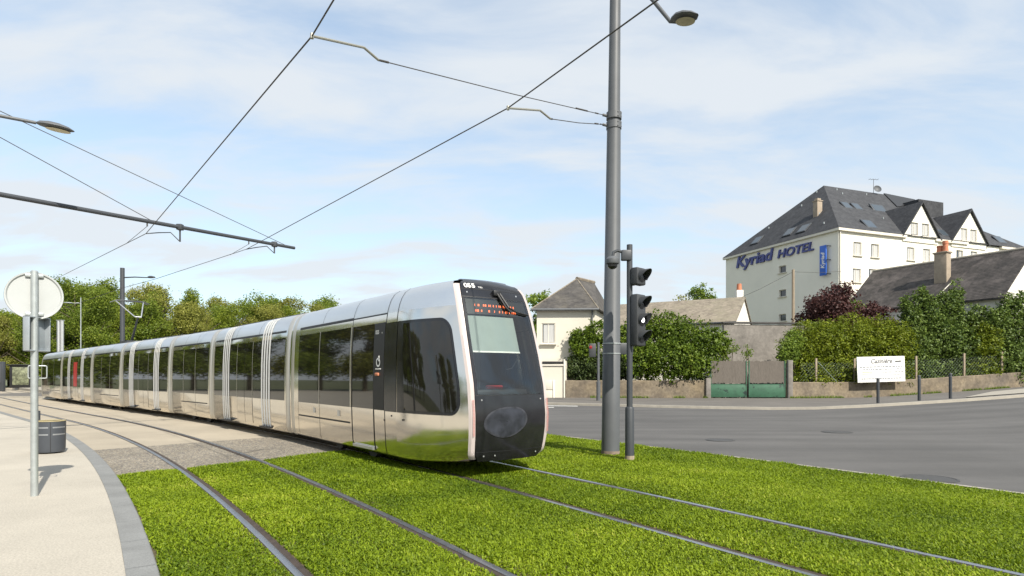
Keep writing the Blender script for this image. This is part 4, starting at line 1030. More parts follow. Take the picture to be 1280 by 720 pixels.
# wire fence above the right wall
fe = thing('wire_fence', 'wire mesh fence on concrete posts along the low wall by the hedge', 'fence', Vector((*W(1018, 43), 0)))
fpl = [W(1000, 42.75), W(1020, 42.95), W(1068, 43.55), W(1145, 44.35), W(1205, 44.95), W(1252, 45.6)]
for (x, y) in fpl[1:]:
    mb = MB(); mb.rbox((x, y, zt(x, y) + 1.9), (.13, .13, 2.0), bev=.015); mb.build('fence_post', M['timber'], fe)
mb = MB(); x, y = fpl[1]; mb.tube([(x + .05, y - .05, 2.7), (x + 1.4, y - .1, 1.25)], .03, 6); mb.build('brace', M['mesh_wire'], fe)
mb = MB()
for (a, b) in zip(fpl, fpl[1:]):
    A0, B0 = Vector((*a, zt(*a))), Vector((*b, zt(*b))); Ln = (B0 - A0).length; dv = (B0 - A0).normalized(); H_ = 1.35; nst = int((Ln + H_) / .26)
    for k in range(nst):
        for sg in (1, -1):
            t0 = k * .26 - (H_ if sg > 0 else 0); t1 = t0 + H_
            z0, z1 = (1.25, 1.25 + H_) if sg > 0 else (1.25 + H_, 1.25)
            if t0 < 0: z0 += (z1 - z0) * (-t0 / H_); t0 = 0
            if t1 > Ln: z1 = z0 + (z1 - z0) * ((Ln - t0) / max(t1 - t0, 1e-3)); t1 = Ln
            if t1 - t0 < .05: continue
            mb.tube([A0 + dv * t0 + Vector((0, 0, z0)), A0 + dv * t1 + Vector((0, 0, z1))], .0045, 3, cap=False)
mb.build('wire_mesh', M['mesh_wire'], fe, 0)

# ------------------------------------------------------------------ buildings
def window_unit(parent, mm, w, h, curtain=.5, deep=.18, wallm='trim', bars=1, name='window', dp=.0):
    """window in a frame mm (x along wall, y up, z outwards) centred at its origin: recess, pane, frame, sill"""
    mb = MB(); mb.box(0, (w, h, .02), mtx=mm @ Matrix.Translation((0, 0, .006)))
    win = mb.build(name, M['pane'], parent)
    mb = MB(); t = .06
    for sx in (-1, 1): mb.box(0, (t, h + 2 * t, .09), mtx=mm @ Matrix.Translation((sx * (w / 2 + t / 2), 0, .035)))
    for sy in (-1, 1): mb.box(0, (w, t, .088), mtx=mm @ Matrix.Translation((0, sy * (h / 2 + t / 2), .035)))
    for k in range(bars): mb.box(0, (.05, h, .05), mtx=mm @ Matrix.Translation((w * ((k + 1) / (bars + 1) - .5), 0, .03)))
    mb.build('frame', M['trim'], win)
    if curtain:
        mb = MB(); mb.box(0, (w * curtain, h * .96, .012), mtx=mm @ Matrix.Translation((w * (.5 - curtain / 2) * .9, 0, .016))); mb.build('curtain', M['curtain'], win)
    mb = MB(); mb.box(0, (w + .34, .08, .22), mtx=mm @ Matrix.Translation((0, -h / 2 - t - .045, dp + .05))); mb.build('sill', M['trim'], win)
    return win

def cut(ob, boxes):
    """cut window recesses (matrix, w, h, depth) into a wall mesh"""
    for (mm, w, h, dp) in boxes:
        m_ = MB(); m_.box(0, (w, h, dp * 2), mtx=mm); c = m_.build('cutter', M['trim'], None, 0); c.location -= ob.matrix_world.translation * 0
        root = ob.parent; off = Vector((0, 0, 0))
        while root is not None: off += root.location; root = root.parent
        c.location = -off
        ob_loc = ob.parent; par = ob.parent; ob.parent = None
        md = ob.modifiers.new('cut', 'BOOLEAN'); md.object = c; md.solver = 'EXACT'; md.operation = 'DIFFERENCE'
        dg = bpy.context.evaluated_depsgraph_get(); dg.update(); me = bpy.data.meshes.new_from_object(ob.evaluated_get(dg))
        ob.modifiers.clear(); ob.data = me; ob.parent = par; bpy.data.objects.remove(c)
pending = {}
def recess(ob, mm, w, h, cur, bars=1, dp=.24):
    pending.setdefault(ob.name, (ob, []))[1].append((mm, w, h, dp, cur, bars))
def do_recesses():
    for nm, (ob, lst) in pending.items():
        cut(ob, [(mm, w, h, dp) for (mm, w, h, dp, cur, bars) in lst])
        for (mm, w, h, dp, cur, bars) in lst:
            window_unit(ob, mm @ Matrix.Translation((0, 0, -dp + .01)), w - .12, h - .12, cur, bars=bars, dp=dp)
    pending.clear()
# --- hotel
HC = Vector((33.3, 62, 0)); hu = Vector((.935, .355, 0)).normalized(); hv = Vector((-.355, .935, 0)).normalized()   # along the front, back along the side
HLEN, HDEP, HE, HB = 30.4, 16.8, 16.75, .6
hotel = thing('hotel', 'cream four-storey hotel with steep slate roof and violet sign letters', 'hotel', HC)
def H(t, d, z): return HC + hu * t + hv * d + Vector((0, 0, z))
mb = MB(); mb.prism([H(0, 0, HB - 1), H(HLEN, 0, HB - 1), H(HLEN, HDEP, HB - 1), H(0, HDEP, HB - 1)], (0, 0, HE - HB + .9)); hw = mb.build('wall', M['hotel_wall'], hotel, 0)
# main roof: hipped on the left
ov = .30; rz_ = HE + 7.6
mb = MB(); e = [H(-ov, -ov, HE), H(HLEN + ov, -ov, HE), H(HLEN + ov, HDEP + ov, HE), H(-ov, HDEP + ov, HE)]; r0, r1 = H(7.3, HDEP / 2, rz_), H(HLEN - 12.3, HDEP / 2, rz_)
mb.add(e + [r0, r1], [(0, 1, 5, 4), (1, 2, 5), (2, 3, 4, 5), (3, 0, 4), (3, 2, 1, 0)]); hr = mb.build('roof', M['slate'], hotel, 0)
mb = MB()
for (t0, t1) in ((-ov, 9.55), (14.1, 19.4), (25.2, HLEN + ov)): mb = MB(); mb.box(0, (t1 - t0, .3, .26), mtx=frame(H((t0 + t1) / 2, -ov + .151, HE - .15), hu, hv)); mb.build('cornice', M['trim'], hotel)
mb = MB(); mb.box(0, (HDEP + .5, .26, .24), mtx=frame(H(-ov + .131, HDEP / 2, HE - .145), hv, -hu)); mb.build('cornice', M['trim'], hotel)
mb = MB(); mb.tube([H(.12, -.10, HE - .3), H(.12, -.10, HB)], .07, 8); mb.build('downpipe', M['trim'], hotel)
def tfront(px, Y=None): k = (px - 640) / F; return (HC.y * k - HC.x) / (hu.x - hu.y * k)
def zfront(px, py): t = tfront(px); Y = HC.y + hu.y * t; return t, EYE + (YH - py) / F * Y
for (px, py, cur) in ((1071.9, 311, .8), (1093.8, 313.4, .75), (1138.5, 317.2, .8), (1158.5, 319.2, .85), (1199.7, 320.5, .35), (1217.5, 322, .7), (1071, 344.2, .8), (1091, 344.6, .7), (1138, 347, .8), (1158, 348, .8)):
    t, z = zfront(px, py); recess(hw, frame(H(t, 0, z), hu, (0, 0, 1)), 1.15, 1.40, cur, 1, .16)
# side windows and the sign on the shaded side wall
def tside(px): k = (px - 640) / F; return (HC.x - HC.y * k) / (hv.y * k - hv.x)
def zside(px, py): d = tside(px); Y = HC.y + hv.y * d; return d, EYE + (YH - py) / F * Y
for py in (336.5, 366.5, 397): 
    d, z = zside(978, py); recess(hw, frame(H(0, d, z), -hv, (0, 0, 1)), 1.05, .80, 0, 0)
def sfr(px, py, out=.05): d, z = zside(px, py); return frame(H(-out, d, z), -hv, (0, 0, 1))
sg = thing('hotel_sign', 'violet-blue raised letters across the top of the hotel side wall', 'sign', H(0, tside(970), 13)); 
def size_between(px0, px1): return abs(tside(px0) - tside(px1))
def fit_text(txt, px0, py0, px1, cap_px, parent, name, shear=.2):
    d0, z0 = zside(px0, py0); W_ = size_between(px0, px1)
    m1 = text_mb(txt, 1.0, Matrix.Identity(4), 0, .018, shear); xs = [v[0] for v in m1.v]; w1 = max(xs) - min(xs); x0 = min(xs)
    cap = cap_px / F * (HC.y + hv.y * d0) ; sy = cap / .70; sx = W_ / w1
    mm = sfr(px0, py0, .10) @ Matrix.Diagonal((sx, sy, 1, 1)) @ Matrix.Translation((-x0, 0, 0))
    m2 = text_mb(txt, 1.0, mm, .09, .022, shear); return m2.build(name, M['letter'], parent, 0)
fit_text('Kyriad', 921.5, 335.0, 967.5, 13.0, sg, 'lettering')
fit_text('HOTEL', 973.0, 323.0, 1018.0, 10.0, sg, 'lettering')
bnr = thing('banner_sign', 'narrow upright blue banner sign near the hotel corner', 'sign', H(0, tside(1032), 12))
d, z = zside(1032, 326); bm_ = frame(H(-.35, d, z), -hv, (0, 0, 1)); Lz = 38 / F * 62.5
mb = MB(); mb.rbox(0, (.80, Lz, .12), bev=.02, mtx=bm_); mb.build('panel', M['blue'], bnr)
mb = text_mb('Kyriad', .62, bm_ @ Matrix.Translation((.20, -.85, .068)) @ Matrix.Rotation(R(90), 4, 'Z'), 0, .016, .2); mb.build('lettering', M['white'], bnr, 0)
mb = MB()
for q in (-.46, 0, .46): mb.tube([bm_ @ Vector((.38, q * Lz, 0)), bm_ @ Vector((.62, q * Lz, 0)), bm_ @ Vector((.62, q * Lz, -.34))], .05, 6)
mb.build('bracket', M['dark_paint'], bnr)
# gabled wall dormers
def dormer(pl, pa, pr):
    (t0, z0), (ta, za), (t1, z1) = zfront(*pl), zfront(*pa), zfront(*pr); z0 = z1 = HE - .1; dep = za - HE
    dm = MB(); f_ = .12
    dm.prism([H(t0 + .1, -f_, HE - .6), H(t1 - .1, -f_, HE - .6), H(t1 - .1, -f_, z0 + .25), H(ta, -f_, za - .15), H(t0 + .1, -f_, z0 + .25)], hv * .5); d_ = dm.build('dormer', M['hotel_wall'], hotel, 0)
    mb = MB(); back = dep + .6
    for (ts, zs) in ((t0 - .15, z0 - .05), (t1 + .15, z0 - .05)):
        sgn_ = 1 if ts > ta else -1
        mb.prism([H(ts, -.35, zs), H(ta, -.35, za), H(ta, -.35, za + .22), H(ts + sgn_ * .16, -.35, zs)], hv * .35)
        mb.add([H(ts + sgn_ * .1, 0, zs + .05), H(ta, 0, za + .2), H(ta, back + .1, za + .2), H(ts + sgn_ * .1, .1, zs + .05)], [(0, 1, 2, 3)])
        mb.add([H(ts, -.002, zs - .1), H(ta, -.002, za - .05), H(ta, back, za - .05), H(ts, .1, zs - .1)], [(0, 1, 2, 3)])
    mb.build('dormer_roof', M['slate'], d_, 0)
    return d_
d1 = dormer((1127, 291), (1150.3, 254.4), (1172, 298)); d2 = dormer((1187.5, 298), (1211, 263.8), (1232, 304.5))
for dd, lst in ((d1, ((1142, 286.5), (1155.6, 288))), (d2, ((1203.8, 293.4), (1215.5, 295)))):
    for (px, py) in lst: t, z = zfront(px, py); recess(dd, frame(H(t, -.12, z), hu, (0, 0, 1)), 1.10, 1.40, .8, 1, .16)
# skylights on front and side slopes
def on_front(px, py):                        # ray against the front slope
    nrm = Vector((hv.x * -1, hv.y * -1, 0)) * math.sin(math.atan2(7.55, HDEP / 2 + ov)) + Vector((0, 0, math.cos(math.atan2(7.55, HDEP / 2 + ov)))); p0 = H(0, -ov, HE)
    d = P(px, py, 1) - Vector((0, 0, EYE)); o = Vector((0, 0, EYE)); k = (p0 - o).dot(nrm) / d.dot(nrm); return o + d * k, nrm
def on_side(px, py):
    an = math.atan2(7.55, 7.3 + ov); nrm = -hu * math.sin(an) + Vector((0, 0, math.cos(an))); p0 = H(-ov, 0, HE)
    d = P(px, py, 1) - Vector((0, 0, EYE)); o = Vector((0, 0, EYE)); k = (p0 - o).dot(nrm) / d.dot(nrm); return o + d * k, nrm
def skylight(fn, px, py, w, h, tilt=0):
    p, nrm = fn(px, py); xd = hu if fn is on_front else -hv; yd = nrm.cross(xd); mm = frame(p + nrm * .06, xd, yd) @ Matrix.Rotation(R(tilt), 4, 'X')
    mb = MB(); mb.rbox(0, (w, h, .12), bev=.02, mtx=mm); s_ = mb.build('skylight', M['dark_paint'], hr)
    mb = MB(); mb.box(0, (w * .80, h * .80, .02), mtx=mm @ Matrix.Translation((0, 0, .06))); mb.build('pane', mat('skylight_glass', (.05, .065, .08), .12, spec=.6), s_)
for (px, py, w, h, tl_) in ((1057.5, 257.5, 1.2, 1.3, 8), (1070.5, 259, 1.2, 1.3, 8), (1098, 262, 2.2, 1.5, 16), (1086, 281, 1.6, 1.5, 8), (1178, 292, 1.3, 1.3, 8), (1249, 300.5, 1.5, 1.4, 8)): skylight(on_front, px, py, w, h, tl_)
for (px, py) in ((946.5, 301), (987, 290.5), (1005, 286)): skylight(on_side, px, py, 1.3, 1.4, 0)
mb = MB()
for fn, lst in ((on_front, ((1046, 238), (1053, 243), (1083, 244), (1104, 274))), (on_side, ((1021, 241), (1024, 268), (961, 286), (1002, 258), (1030, 280)))):
    for (px, py) in lst: p, nrm = fn(px, py); mb = MB(); mb.tube([p, p + Vector((0, 0, .22))], .07, 8); mb.build('roof_vent', M['galv'], hr)
p, nrm = on_side(1022, 268); cm_ = MB(); cm_.rbox(p + Vector((0, 0, .2)), (.72, .62, 2.4), rz=R(20), bev=.03); cm_.rbox(p + Vector((0, 0, 1.45)), (.85, .75, .10), rz=R(20), bev=.02); cm_.rbox(p + Vector((0, 0, 1.62)), (.5, .45, .25), rz=R(20), bev=.02); ch = cm_.build('chimney', M['chimney'], hr)
# flat-topped roof box and the painted shade beside it
tb0, zb0 = zfront(1143, 252)
mb = MB(); t0, t1 = 17.9, 22.2; ztop = rz_ - 1.55
mb.prism([H(t0, 4.4, HE + 3.4), H(t0, 4.4, ztop - .05), H(t0, HDEP / 2 + 1.5, ztop), H(t0, HDEP / 2 + 1.5, HE + 4)], hu * (t1 - t0)); mb.build('roof_dormer_box', M['slate'], hr, 0)
mb = MB(); pp = [on_front(*q) for q in ((1104, 242.6), (1143, 250.5), (1143, 255.5), (1121, 259.5))]; mb.prism([q + n_ * .02 for q, n_ in pp], pp[0][1] * .12); mb.build('recess_shade', M['seam'], hr, 0)  # dark slab on the slope, its colour paints the shade of a recess
mb = MB(); pa_ = H(15.5, HDEP / 2, rz_); mb.tube([pa_ + Vector((0, 0, -.5)), pa_ + Vector((0, 0, 1.7))], .03, 6)
mb.tube([pa_ + Vector((-.6, 0, 1.7)), pa_ + Vector((.6, 0, 1.62))], .02, 6)
for k in range(4): mb.tube([pa_ + Vector((-.5 + k * .33, -.25, 1.68)), pa_ + Vector((-.5 + k * .33, .25, 1.68))], .014, 5)
mb.lathe([(0, 0), (.35, .06), (.48, .16)], 0, 16, mtx=Matrix.Translation(pa_ + Vector((.3, -.2, .35))) @ Matrix.Rotation(R(70), 4, 'X')); mb.build('aerial', M['grey_paint'], hr)

# --- cream house behind the tram nose
hx = Vector((1, -.02, 0)).normalized(); 
ho = Vector((*W(664, 45.2), 0)); hse = thing('house', 'small cream house with hipped slate roof behind the tram nose', 'house', ho)
def Q(px, py, Y): return P(px, py, Y)
cR = Vector((*W(743.5, 45.0), 0)); cL = Vector((*W(671, 45.2), 0)); bk = Vector((.30, .954, 0)) * 8.5; ez = P(700, 387, 45.1).z
mb = MB(); mb.prism([cL, cR, cR + bk, cL + bk], (0, 0, ez)); wl = mb.build('wall', M['cream'], hse, 0)
mb = MB(); o_ = .35; xx = (cR - cL).normalized(); yy = bk.normalized()
ee = [cL - xx * o_ - yy * o_, cR + xx * o_ - yy * o_, cR + bk + xx * o_ + yy * o_, cL + bk - xx * o_ + yy * o_]; ee = [v + Vector((0, 0, ez + .02)) for v in ee]
ra_ = P(721, 348.5, 48.6); rb_ = ra_ + yy * 2.2 + xx * 1.0; rb_.z = ra_.z
mb.add(ee + [ra_, rb_], [(0, 1, 4), (1, 2, 5, 4), (2, 3, 5), (3, 0, 4, 5), (3, 2, 1, 0)]); rf = mb.build('roof', M['slate_house'], hse, 0)
mb = MB(); mb.tube([ra_ + Vector((0, 0, .03)), rb_ + Vector((0, 0, .03))], .14, 8); mb.tube([ra_, ee[0]], .05, 6); mb.tube([ra_, ee[1]], .05, 6); mb.build('ridge_tile', M['tile'], rf)
mb = MB(); mb.tube([ee[0] + Vector((0, -.05, -.05)), ee[1] + Vector((0, -.05, -.05))], .09, 8); mb.tube([cR + Vector((-.2, -.1, ez)), cR + Vector((-.2, -.1, .1))], .05, 8); mb.build('gutter', M['grey_paint'], hse)
wf = lambda px, py: frame(P(px, py, 45.05 + .0), xx, (0, 0, 1))
recess(wl, wf(685.5, 416.5), 1.0, 1.5, .9)
do_recesses()
# annex wall with slot and meter boxes
an = thing('garage_annex', 'pale cream garage wall with a dark slot, beside the low rubble wall', 'garage', Vector((*W(690, 43.4), 0)))
aL, aR = Vector((*W(655, 43.6), 0)), Vector((*W(707, 43.3), 0)); az_ = P(690, 451, 43.4).z
mb = MB(); mb.prism([aL, aR, aR + Vector((.3, 1.4, 0)), aL + Vector((.3, 1.4, 0))], (0, 0, az_)); aw = mb.build('wall', M['cream'], an, 0)
mb = MB(); sa, sb = P(678, 453.3, 43.4), P(705, 453.3, 43.3); mb.box(0, ((sb - sa).length, .17, .05), mtx=frame((sa + sb) / 2, sb - sa, (0, 0, 1))); mb.build('slot', M['gap'], aw)
mb = MB(); mb.box(0, (aR.x - aL.x, .10, .12), mtx=frame(P(681, 456.3, 43.42), aR - aL, (0, 0, 1))); mb.tube([aR + Vector((-.1, -.05, 0)), aR + Vector((-.1, -.05, az_ + .1))], .06, 8); mb.build('trim', M['trim'], aw)
for (pa2, pb2, lab) in (((681, 475), (690.5, 487), 0), ((681, 487.6), (690.5, 498.6), 1)):
    a, b = P(*pa2, 43.3), P(*pb2, 43.3); mb = MB(); mb.rbox(((a.x + b.x) / 2, a.y - .08, (a.z + b.z) / 2), (b.x - a.x, .18, a.z - b.z), bev=.02); mb.build('meter_box', M['cream'], aw)
a, b = P(690.8, 475, 43.3), P(693.5, 498.6, 43.3); mb = MB(); mb.rbox(((a.x + b.x) / 2, a.y - .10, (a.z + b.z) / 2), (b.x - a.x, .22, a.z - b.z), bev=.02); mb.build('meter_box', M['white_wall'], aw)

# --- long low building with tiled roof
Lr1 = P(930, 373.2, 55); Lr0 = Lr1 + Vector((-7.7, 4.3, 0)) * 2.0; lx_ = (Lr1 - Lr0); lx_.z = 0; lx_.normalize(); ly_ = Vector((-lx_.y, lx_.x, 0)); ly_ = ly_ if ly_.y > 0 else -ly_
lb = thing('outbuilding', 'long low building with brown tiled roof and white gable behind the bush', 'building', Vector((Lr1.x, Lr1.y, 0)))
half = 5.2; ez2 = Lr1.z - 2.55
g = lambda base, d, z: Vector((base.x, base.y, 0)) + ly_ * d + Vector((0, 0, z))
mb = MB(); mb.prism([g(Lr1, -half + .25, 0), g(Lr1, half - .25, 0), g(Lr1, half - .25, ez2), g(Lr1, 0, Lr1.z - .1), g(Lr1, -half + .25, ez2)], Lr0 - Lr1); lw = mb.build('wall', M['white_wall'], lb, 0)
mb = MB(); e1 = lx_ * .12
for sg_ in (-1, 1):
    mb.prism([g(Lr1, 0, Lr1.z) + e1, g(Lr1, sg_ * half, ez2 - .05) + e1, g(Lr1, sg_ * half, ez2 + .10) + e1, g(Lr1, 0, Lr1.z + .15) + e1], (Lr0 - Lr1) - e1 * 2)
rf2 = mb.build('roof', M['tile'], lb, 0)
mb = MB(); mb.tube([g(Lr1, -half - .03, ez2) + e1, g(Lr0, -half - .03, ez2)], .08, 8); mb.build('gutter', M['dark_paint'], lb)
cb = P(924, 373, 56.5); mb = MB(); mb.rbox(cb + Vector((0, 0, .1)), (.62, .5, 1.3), bev=.02); chm = mb.build('chimney', M['white_wall'], rf2); mb = MB(); mb.lathe([(.0, .75), (.24, .75), (.20, 1.35), (.15, 1.35), (0, 1.3)], cb, 14); mb.build('chimney_pot', M['terracotta'], chm)

# --- dark-roofed house on the right
q1 = P(1293, 311, 49.3); q0 = P(1091, 341, 49.3 * (YH - 311) / (YH - 341)); rzz = q1.z; q0.z = rzz
dx_ = (q1 - q0).normalized(); dn = Vector((dx_.y, -dx_.x, 0)); dn = dn if dn.x < 0 else -dn     # towards the visible slope
rh = thing('house', 'house with large dark mossy slate roof and tall chimney behind the hedge', 'house', Vector((q1.x, q1.y, 1)))
sl = .84; wd = 5.2
def K(base, w_, z=None): p = base + dn * w_; p.z = base.z - sl * abs(w_) if z is None else z; return p
mb = MB()
for sg_ in (1, -1): mb.prism([K(q0, 0), K(q1, 0), K(q1, sg_ * wd), K(q0, sg_ * wd)], (0, 0, .14))
rr2 = mb.build('roof', M['slate_old'], rh, 0)
mb = MB(); mb.tube([q0 + Vector((0, 0, .16)), q1 + Vector((0, 0, .16))], .12, 8); mb.build('ridge_tile', M['kerb_stone'], rr2)
mb = MB(); i_ = dx_ * -.25; b1 = q1 + i_; b0_ = q0 - i_
mb.prism([K(b1, wd - .4, .2), K(b1, wd - .4) - Vector((0, 0, .05)), K(b1, 0) - Vector((0, 0, .05)), K(b1, -wd + .4) - Vector((0, 0, .05)), K(b1, -wd + .4, .2)], b0_ - b1); mb.build('wall', M['white_wall'], rh, 0)
nrm = (dn * sl + Vector((0, 0, 1))).normalized()
def on_roof(px, py): d = P(px, py, 1) - Vector((0, 0, EYE)); o = Vector((0, 0, EYE)); return o + d * ((q0 - o).dot(nrm) / d.dot(nrm))
cb = on_roof(1178, 352); zt_ = P(1178, 317, cb.y).z; rzc = math.atan2(dx_.y, dx_.x)
mb = MB(); mb.rbox((cb.x, cb.y, (cb.z - .6 + zt_) / 2), (1.0, .72, zt_ - cb.z + .6), rz=rzc, bev=.02); mb.rbox((cb.x, cb.y, zt_ + .05), (1.2, .9, .14), rz=rzc, bev=.03); chm = mb.build('chimney', M['chimney'], rr2)
for (dd, hh) in ((-.22, .62), (.24, .95)):
    mb = MB(); c = Vector((cb.x, cb.y, zt_ + .1)) + dx_ * dd; mb.lathe([(0, 0), (.25, 0), (.2, hh * .7), (.23, hh * .72), (.22, hh), (.15, hh), (0, hh - .1)], c, 14); mb.build('chimney_pot', M['terracotta'], chm)
mb = MB(); mb.tube([on_roof(1173, 371) + nrm * .08, on_roof(1190, 354) + nrm * .08], .06, 6); mb.build('flashing', M['trim'], rr2)

# utility pole
up = thing('utility_pole', 'weathered wooden utility pole in front of the hotel side wall', 'utility pole', Vector((*W(991.5, 56), 0)))
ux, uy = W(991.5, 56); zt2 = P(991, 337, 56).z; mb = MB(); mb.tube([(ux, uy, 0), (ux, uy, zt2)], [.16, .12], 12); mb.build('pole', M['timber'], up)
mb = MB(); tp_ = Vector((ux, uy, zt2 - .2)); ends = [P(910, 379, 56.2), H(tfront(1051), -.1, EYE + (YH - 339) / F * 62)]
for e_ in ends: mb.tube([tp_, tp_.lerp(e_, .5) + Vector((0, 0, -.12)), e_], .018, 5)
mb.build('service_wire', M['wire'], up)

# ------------------------------------------------------------------ vegetation
def leaf_cloud(blobs, nleaf, size, seed, droop=.0, asp=1.6, clump=.0, up_bias=.35):
    """leaf quads scattered on and inside ellipsoid blobs (cx,cy,cz,rx,ry,rz,weight)"""
    g = np.random.default_rng(seed); B = np.array(blobs, float); wts = B[:, 6] / B[:, 6].sum(); k = g.choice(len(B), nleaf, p=wts)
    d = g.normal(size=(nleaf, 3)); d /= np.linalg.norm(d, axis=1)[:, None]; rad = np.clip(g.beta(4.0, 1.3, nleaf), .2, 1.0)
    # ragged outline
    rag = 1 + .20 * np.sin(d[:, 0] * 7 + k) * np.sin(d[:, 1] * 6 + 2 * k) * np.cos(d[:, 2] * 8) + g.normal(0, .05, nleaf)
    pos = B[k, :3] + d * B[k, 3:6] * (rad * rag)[:, None]
    if clump:
        nc = max(8, nleaf // 28); cs = pos[g.choice(nleaf, nc, replace=False)]; cid = g.integers(0, nc, nleaf); mask = g.random(nleaf) < .75
        pos[mask] = cs[cid[mask]] + g.normal(0, clump, (mask.sum(), 3)) * np.array([1, 1, .75])
    nrm = d * 1.0 + g.normal(0, .5, (nleaf, 3)) + np.array([0, 0, up_bias]); nrm /= np.linalg.norm(nrm, axis=1)[:, None]
    t = np.cross(nrm, g.normal(size=(nleaf, 3))); t /= np.linalg.norm(t, axis=1)[:, None]; b = np.cross(nrm, t)
    sz = size * g.uniform(.6, 1.35, nleaf); t *= (sz * .5)[:, None]; b *= (sz * .5 / asp)[:, None]
    tip = pos + t + nrm * (sz * .12)[:, None] * 0
    V = np.concatenate([pos - t, pos - b + t * .1, tip, pos + b + t * .1]); i = np.arange(nleaf)
    return V, np.stack([i, i + nleaf, i + 2 * nleaf, i + 3 * nleaf], 1), g.random(nleaf)
def trunk_mb(h, r, limbs, seed):
    g = random.Random(seed); mb = MB(); b = Vector((g.uniform(-.2, .2), g.uniform(-.2, .2), 0)) * h * .1
    top = Vector((0, 0, h)) + b; mb.tube([(0, 0, -.1), Vector((0, 0, h * .3)) + b * .2, Vector((0, 0, h * .65)) + b * .7, top], [r * 1.25, r, r * .65, r * .15], 9)
    for k in range(limbs):
        z = h * g.uniform(.25, .75); a = g.uniform(0, 6.28); L_ = h * g.uniform(.22, .38); s = Vector((0, 0, z)) + b * (z / h)
        e = s + Vector((math.cos(a) * L_, math.sin(a) * L_, L_ * g.uniform(.5, .95))); mb.tube([s, s.lerp(e, .5) + Vector((0, 0, -.05 * L_)), e], [r * .45, r * .3, r * .06], 6)
    return mb
def crown_blobs(h, rad, base, n, seed, taper=.5):
    g = random.Random(seed); out = []
    for k in range(n):
        f = (k + .5) / n; z = base + (h - base) * (.12 + .80 * f); rr = rad * (1 - taper * abs(f - .38) / .62) ; a = g.uniform(0, 6.28); q = g.uniform(.15, .62) * rr
        s = rad * g.uniform(.32, .52) * (1 - .35 * f); out.append((math.cos(a) * q, math.sin(a) * q, z, s, s, s * g.uniform(.7, .95), s * s))
    return out
LM = {
    'wood_mid': leafmat('leaf_wood_mid', (.10, .15, .014), (.28, .33, .036), .48, (.34, .335, .06), .25),
    'wood_dark': leafmat('leaf_wood_dark', (.075, .125, .014), (.225, .28, .034), .48, (.28, .285, .06), .25),
    'wood_olive': leafmat('leaf_wood_olive', (.13, .15, .026), (.32, .32, .065), .45, (.39, .35, .09), .25),
    'bright': leafmat('leaf_bright', (.08, .14, .015), (.22, .29, .04), .4, (.30, .32, .07), .5),
    'bush': leafmat('leaf_bush', (.035, .070, .006), (.15, .215, .018), .35, (.30, .28, .06), .6),
    'laurel': leafmat('leaf_laurel', (.02, .035, .010), (.07, .10, .025), .2, (.20, .09, .03), .8),
    'conifer': leafmat('leaf_conifer', (.065, .10, .005), (.21, .25, .014), .3, (.28, .25, .03), .6),
    'purple': leafmat('leaf_purple', (.035, .014, .014), (.10, .042, .036), .25, (.16, .07, .06), .5),
    'ivy': leafmat('leaf_ivy', (.04, .075, .015), (.15, .21, .035), .25, (.28, .31, .10), .7),
}
# the wood: six tree meshes, individually placed copies
kinds = []
for i, (mk, h, rad) in enumerate((('wood_mid', 15, 4.6), ('wood_dark', 16, 4.8), ('wood_olive', 14, 4.4), ('wood_mid', 17, 4.2), ('wood_dark', 13.5, 4.6), ('wood_olive', 16, 5.0))):
    V, Fc, rn = leaf_cloud(crown_blobs(h, rad, 1.0, 22, 40 + i, .45), 24000, .24, 60 + i, clump=.40, asp=1.3)
    kinds.append((fast_mesh('crown', V, Fc, LM[mk], rn), trunk_mb(h * .86, .24, 9, i), mk, h))
tmeshes = []
for k in kinds:
    o = k[1].build('trunk', M['bark'], smooth=40); tmeshes.append(o.data); bpy.data.objects.remove(o)
def plant_tree(k, loc, s, rz, label, group, name='tree', cat='tree', sz=1.0):
    t = thing(name, label, cat, loc, rz, group); t.scale = (s, s, s * sz); link('trunk', tmeshes[k], t); link('crown', kinds[k][0], t); return t
top_px = [-260, -180, -90, 0, 40, 80, 110, 150, 200, 240, 280, 330, 380, 420, 470]; top_py = [330, 345, 365, 386, 372, 346, 345, 340, 358, 364, 362, 364, 362, 374, 385]
rr = random.Random(21); nt = 0
for row, (dY, lift, cnt) in enumerate(((0, 12, 13), (9, 4, 16), (19, 0, 16), (30, 2, 12))):
    for i in range(cnt):
        px = -250 + (735) * (i + rr.uniform(.15, .85)) / cnt
        Y = 66 + max(0, (px + 60)) * .105 + dY + rr.uniform(-2.5, 2.5)
        if px < 70: Y = max(Y, 84 + dY * .5)
        py = np.interp(px, top_px, top_py) + lift + rr.uniform(-7, 14); zz = P(px, py, Y).z; k = rr.randrange(6)
        s = zz / kinds[k][3]; sxy = s * rr.uniform(.95, 1.15)
        where = ('left of the round sign' if px < 5 else 'behind the round sign post' if px < 85 else 'near the pantograph' if px < 200 else 'above the middle cars' if px < 320 else 'above the leading car')
        kind_ = {'wood_mid': 'mid-green', 'wood_dark': 'dark green', 'wood_olive': 'olive-green'}[kinds[k][2]]
        depth_ = ('front row', 'second row', 'third row', 'rear row')[row]
        t = plant_tree(k, (P(px, 470, Y).x, Y, -.12), sxy, rr.uniform(0, 6.28), f'{kind_} tree in the {depth_} of the wood, {where}', 'trees of the wood behind the tram', sz=s / sxy); nt += 1
for i in range(11):
    az = R(47 + 3.6 * i); Rr = rr.uniform(66, 80); k = rr.randrange(6); s = rr.uniform(1.0, 1.2)
    plant_tree(k, (-math.sin(az) * Rr, math.cos(az) * Rr, -.12), s, rr.uniform(0, 6.28), 'tree of the wood mirrored in the dark windows of the tram', 'trees of the wood mirrored in the tram windows')
